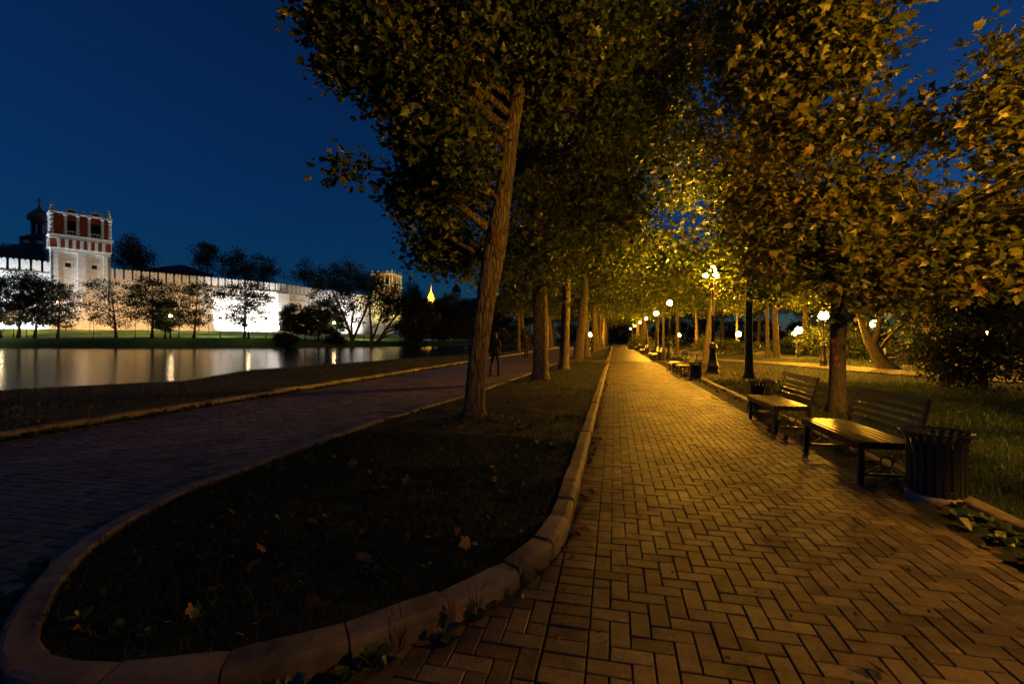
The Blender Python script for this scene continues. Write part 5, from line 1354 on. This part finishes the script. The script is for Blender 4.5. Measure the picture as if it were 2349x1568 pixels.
p = at(1207,820,34); person((p.x,p.y,0), .3, 'person in brown walking between the first and second island trunks', 'cloth_brown', 'cloth_dark', 1.72)

# ================================================================== SMALL THINGS
FM = [fastmesh('fallen_leaf', TPL['maple'][0]*np.array([1,1,z_]), TPL['maple'][1], M['leaf_fallen'], np.full(len(TPL['maple'][0]), v)) for v, z_ in ((.1,1.2),(.35,-1.0),(.6,1.6),(.85,.8),(.95,-1.5),(.5,2.2))]
def fallen(x, y, z, s, label, group, tilt=.35, k=None):
    o = link('fallen_leaf', FM[random.randrange(6) if k is None else k]); o.location = (x,y,z); o.scale = (s,s,s)
    o.rotation_euler = (random.gauss(0,tilt), random.gauss(0,tilt), random.uniform(0,6.28))
    return tag(o, label, 'leaf', group)
def gp(x, y, z=0.12): return at(x, y, (EYE-z)*F2/(y-HY2))
special = [(432,1390,.09,3,'big pale maple leaf standing in the dark grass near the island tip'),(610,1262,.09,2,'curled orange maple leaf in the middle of the island grass'),(1078,1240,.10,3,'pale crumpled maple leaf in the grass close to the kerb curve'),
           (935,1232,.08,4,'orange maple leaf left of the crumpled one near the kerb curve'),(525,1165,.10,5,'small curled leaf in the upper left of the island grass'),(700,1380,.09,0,'dark red leaf low in the island grass'),(818,1060,.10,3,'orange leaf near the far left edge of the island grass'),
           (932,1108,.09,4,'orange leaf in the grass below the leaning trunk'),(1210,937,.08,3,'small bright leaf right of the leaning trunk')]
for x, y, s, k, lab in special:
    p = gp(x, y, .16); o = fallen(p.x, p.y, .16, s, lab, None, .7, k)
p = gp(1045,1425,.05); o = fallen(p.x, p.y, .05, .11, 'large maple leaf leaning against the face of the curved kerb', None, .2, 3); o.rotation_euler = (math.radians(70),0,.4)
GL = 'fallen leaves on the island grass'
pts = scatter_poly(isl_xy, 170); pts = pts[(dist_poly(pts[:,0],pts[:,1],isl_xy) > .25) & (pts[:,1] < 24)]
for x, y in pts[:110]:
    fallen(x, y, .135+random.uniform(0,.04), random.uniform(.05,.085), 'small brown maple leaf lying in the island grass', GL, .5)
GL2 = 'fallen leaves on the park lawn'
for q in range(150):
    x = 3.2+random.random()**1.4*7; y = 2.5+random.random()*22
    fallen(x, y, .14+random.uniform(0,.03), random.uniform(.06,.10), 'brown maple leaf lying on the park lawn', GL2, .5)
for x, y, lab in ((1303,1222,'dry leaf on the paving at the foot of the kerb'),(1195,1372,'dry leaf on the paving beside the curved kerb'),(1768,1237,'small dark leaf lying alone on the paving'),(1990,1205,'curled brown leaf lying alone on the bright paving'),(2030,1550,'small leaf at the lower right of the paving')):
    p = gp(x, y, 0.0); fallen(p.x, p.y, .012, .085, lab, None, .25)
# leaf litter drifted against the kerbs
def litter(name, label, pts, smin, smax):
    n = len(pts); Vt, Tt = TPL['lobed']; rng = RNG
    sz = rng.uniform(smin, smax, n)
    up = rng.normal(0,.4,(n,3))+np.array([0,0,1.0]); ax = unit(rng.normal(0,1,(n,3))*np.array([1,1,.25])); sd = unit(np.cross(ax, up)); nr = np.cross(sd, ax)
    V = pts[:,None,:]+sz[:,None,None]*(Vt[None,:,0:1]*sd[:,None,:]+Vt[None,:,1:2]*ax[:,None,:]+Vt[None,:,2:3]*nr[:,None,:]*2)
    T = (np.arange(n)[:,None,None]*len(Vt)+Tt[None]).reshape(-1,3)
    return tag(link(name, fastmesh(name, V.reshape(-1,3), T, M['leaf_fallen'], np.repeat(np.clip(rng.normal(.35,.25,n),0,1), len(Vt)))), label, 'leaf litter', kind='stuff')
n = 900; y = 1.5+RNG.random(n)**1.2*36; lump = 0.5+0.5*np.sin(y*2.1+np.sin(y*.7)*2)
x = XR - np.abs(RNG.normal(0,.16,n))*(.3+lump)
litter('leaf_litter', 'dry leaf litter drifted along the right kerb under the benches', np.c_[x, y, RNG.uniform(.005,.05,n)], .05, .10)
n = 260; y = 2.9+RNG.random(n)*22; x = XK+np.abs(RNG.normal(0,.06,n))
litter('leaf_litter', 'dry leaf litter along the straight island kerb', np.c_[x, y, RNG.uniform(.004,.025,n)], .04, .08)
n = 700; litter('leaf_litter', 'thick leaf litter on the lawn around the tall lamp', np.c_[3.1+RNG.random(n)**1.5*3.2, RNG.uniform(10,26,n), RNG.uniform(.10,.15,n)], .07,.12)
# weeds in the joint below the kerbs
def weed(name, label, spots, group_seed, smax=.085):
    rng = np.random.default_rng(group_seed); V = []; T = []; R_ = []
    for (x, y, s) in spots:
        nl = rng.integers(6, 11)
        for q in range(nl):
            a = rng.uniform(0,6.28); L = s*rng.uniform(.6,1.3); w = L*rng.uniform(.16,.26); el = rng.uniform(.5,1.3)
            d = np.array([math.cos(a)*math.cos(el), math.sin(a)*math.cos(el), math.sin(el)]); sd = np.array([-math.sin(a), math.cos(a), 0])
            o = len(V); p0 = np.array([x, y, 0.0])
            V += [p0, p0+d*L*.45+sd*w*.8, p0+d*L*.8+sd*w-np.array([0,0,L*.08]), p0+d*L-np.array([0,0,L*.22]), p0+d*L*.8-sd*w-np.array([0,0,L*.08]), p0+d*L*.45-sd*w*.8]
            T += [(o,o+1,o+5),(o+1,o+2,o+5),(o+2,o+4,o+5),(o+2,o+3,o+4)]; R_ += [float(rng.uniform(.1,.8))]*6
    return tag(link(name, fastmesh(name, np.array(V), np.array(T), M['leaf'], R_)), label, 'weeds', kind='stuff')
sp_ = []
for p, q in zip(isl_line, isl_line[1:]):
    if p.y < 4.2 and p.x > -3.4:
        d = (q-p).normalized(); nn = Vector((-d.y, d.x, 0)); 
        if p.y < 2.35:
            for _ in range(5):
                if random.random() < .75: sp_.append((p.x+nn.x*random.uniform(.02,.11)+random.uniform(-.05,.05), p.y+nn.y*random.uniform(.02,.11)+random.uniform(-.03,.03), random.uniform(.04,.11)))
        elif random.random() < .75: sp_.append((p.x+nn.x*.02, p.y+nn.y*.02, random.uniform(.03,.06)))
weed('kerb_weeds', 'dark broad-leaved weeds along the foot of the curved kerb', sp_, 1)
sp_ = [(-8.42+abs(random.gauss(0,.06)), 3+random.random()*30, random.uniform(.06,.14)) for _ in range(220)]
weed('shore_kerb_weeds', 'weeds along the pond-side kerb of the left path', sp_, 2)
sp_ = [(XR-abs(random.gauss(0,.07)), 2.2+random.random()**1.3*26, random.uniform(.05,.12)) for _ in range(260)] + [(XR-random.uniform(0,.28), random.uniform(2.6,4.3), random.uniform(.06,.13)) for _ in range(60)]
weed('right_kerb_weeds', 'weeds and plantain along the right kerb', sp_, 3)
# grass tufts leaning over the kerb
tl = []
for p in isl_line:
    if p.y < 8:
        for _ in range(3): tl.append((p.x+random.uniform(-.05,.05), p.y+random.uniform(-.05,.05)))
tl = np.array(tl); ins = inside(tl[:,0], tl[:,1], isl_xy)
q = np.repeat([(-1.335,1.72),(-0.72,2.28),(-1.0,1.98),(-.55,2.6)], 26, axis=0)+RNG.normal(0,.02,(104,2))
grass('kerb_tufts', 'grass tufts sprouting at the foot of the curved kerb', q, 0.0, .08, .16, .006)

# crumbs of leaf and twig on the paving, drifts and rosettes on the island
n = 420; y = 1.2+RNG.random(n)**1.6*22; litter('leaf_crumbs', 'tiny leaf crumbs and twigs scattered over the right path', np.c_[RNG.uniform(-.3,2.8,n), y, np.full(n,.004)], .012, .035)
q = scatter_poly(isl_xy, 900, 20.0); q = q[dist_poly(q[:,0],q[:,1],isl_xy) > .22]; f = np.sin(q[:,0]*2.3+1)+np.sin(q[:,1]*1.7+q[:,0]); q = q[f > 0.55]
litter('leaf_drift', 'drifts of small dry leaves sunk in the island grass', np.c_[q, .11+RNG.uniform(0,.03,len(q))], .03, .065)
q = scatter_poly(isl_xy, 150, 8.0); q = q[dist_poly(q[:,0],q[:,1],isl_xy) > .22]
o = weed('island_weeds', 'low broad-leaved weeds growing in the island grass', [(a, b, random.uniform(.04,.09)) for a, b in q], 9); o.location.z = .10
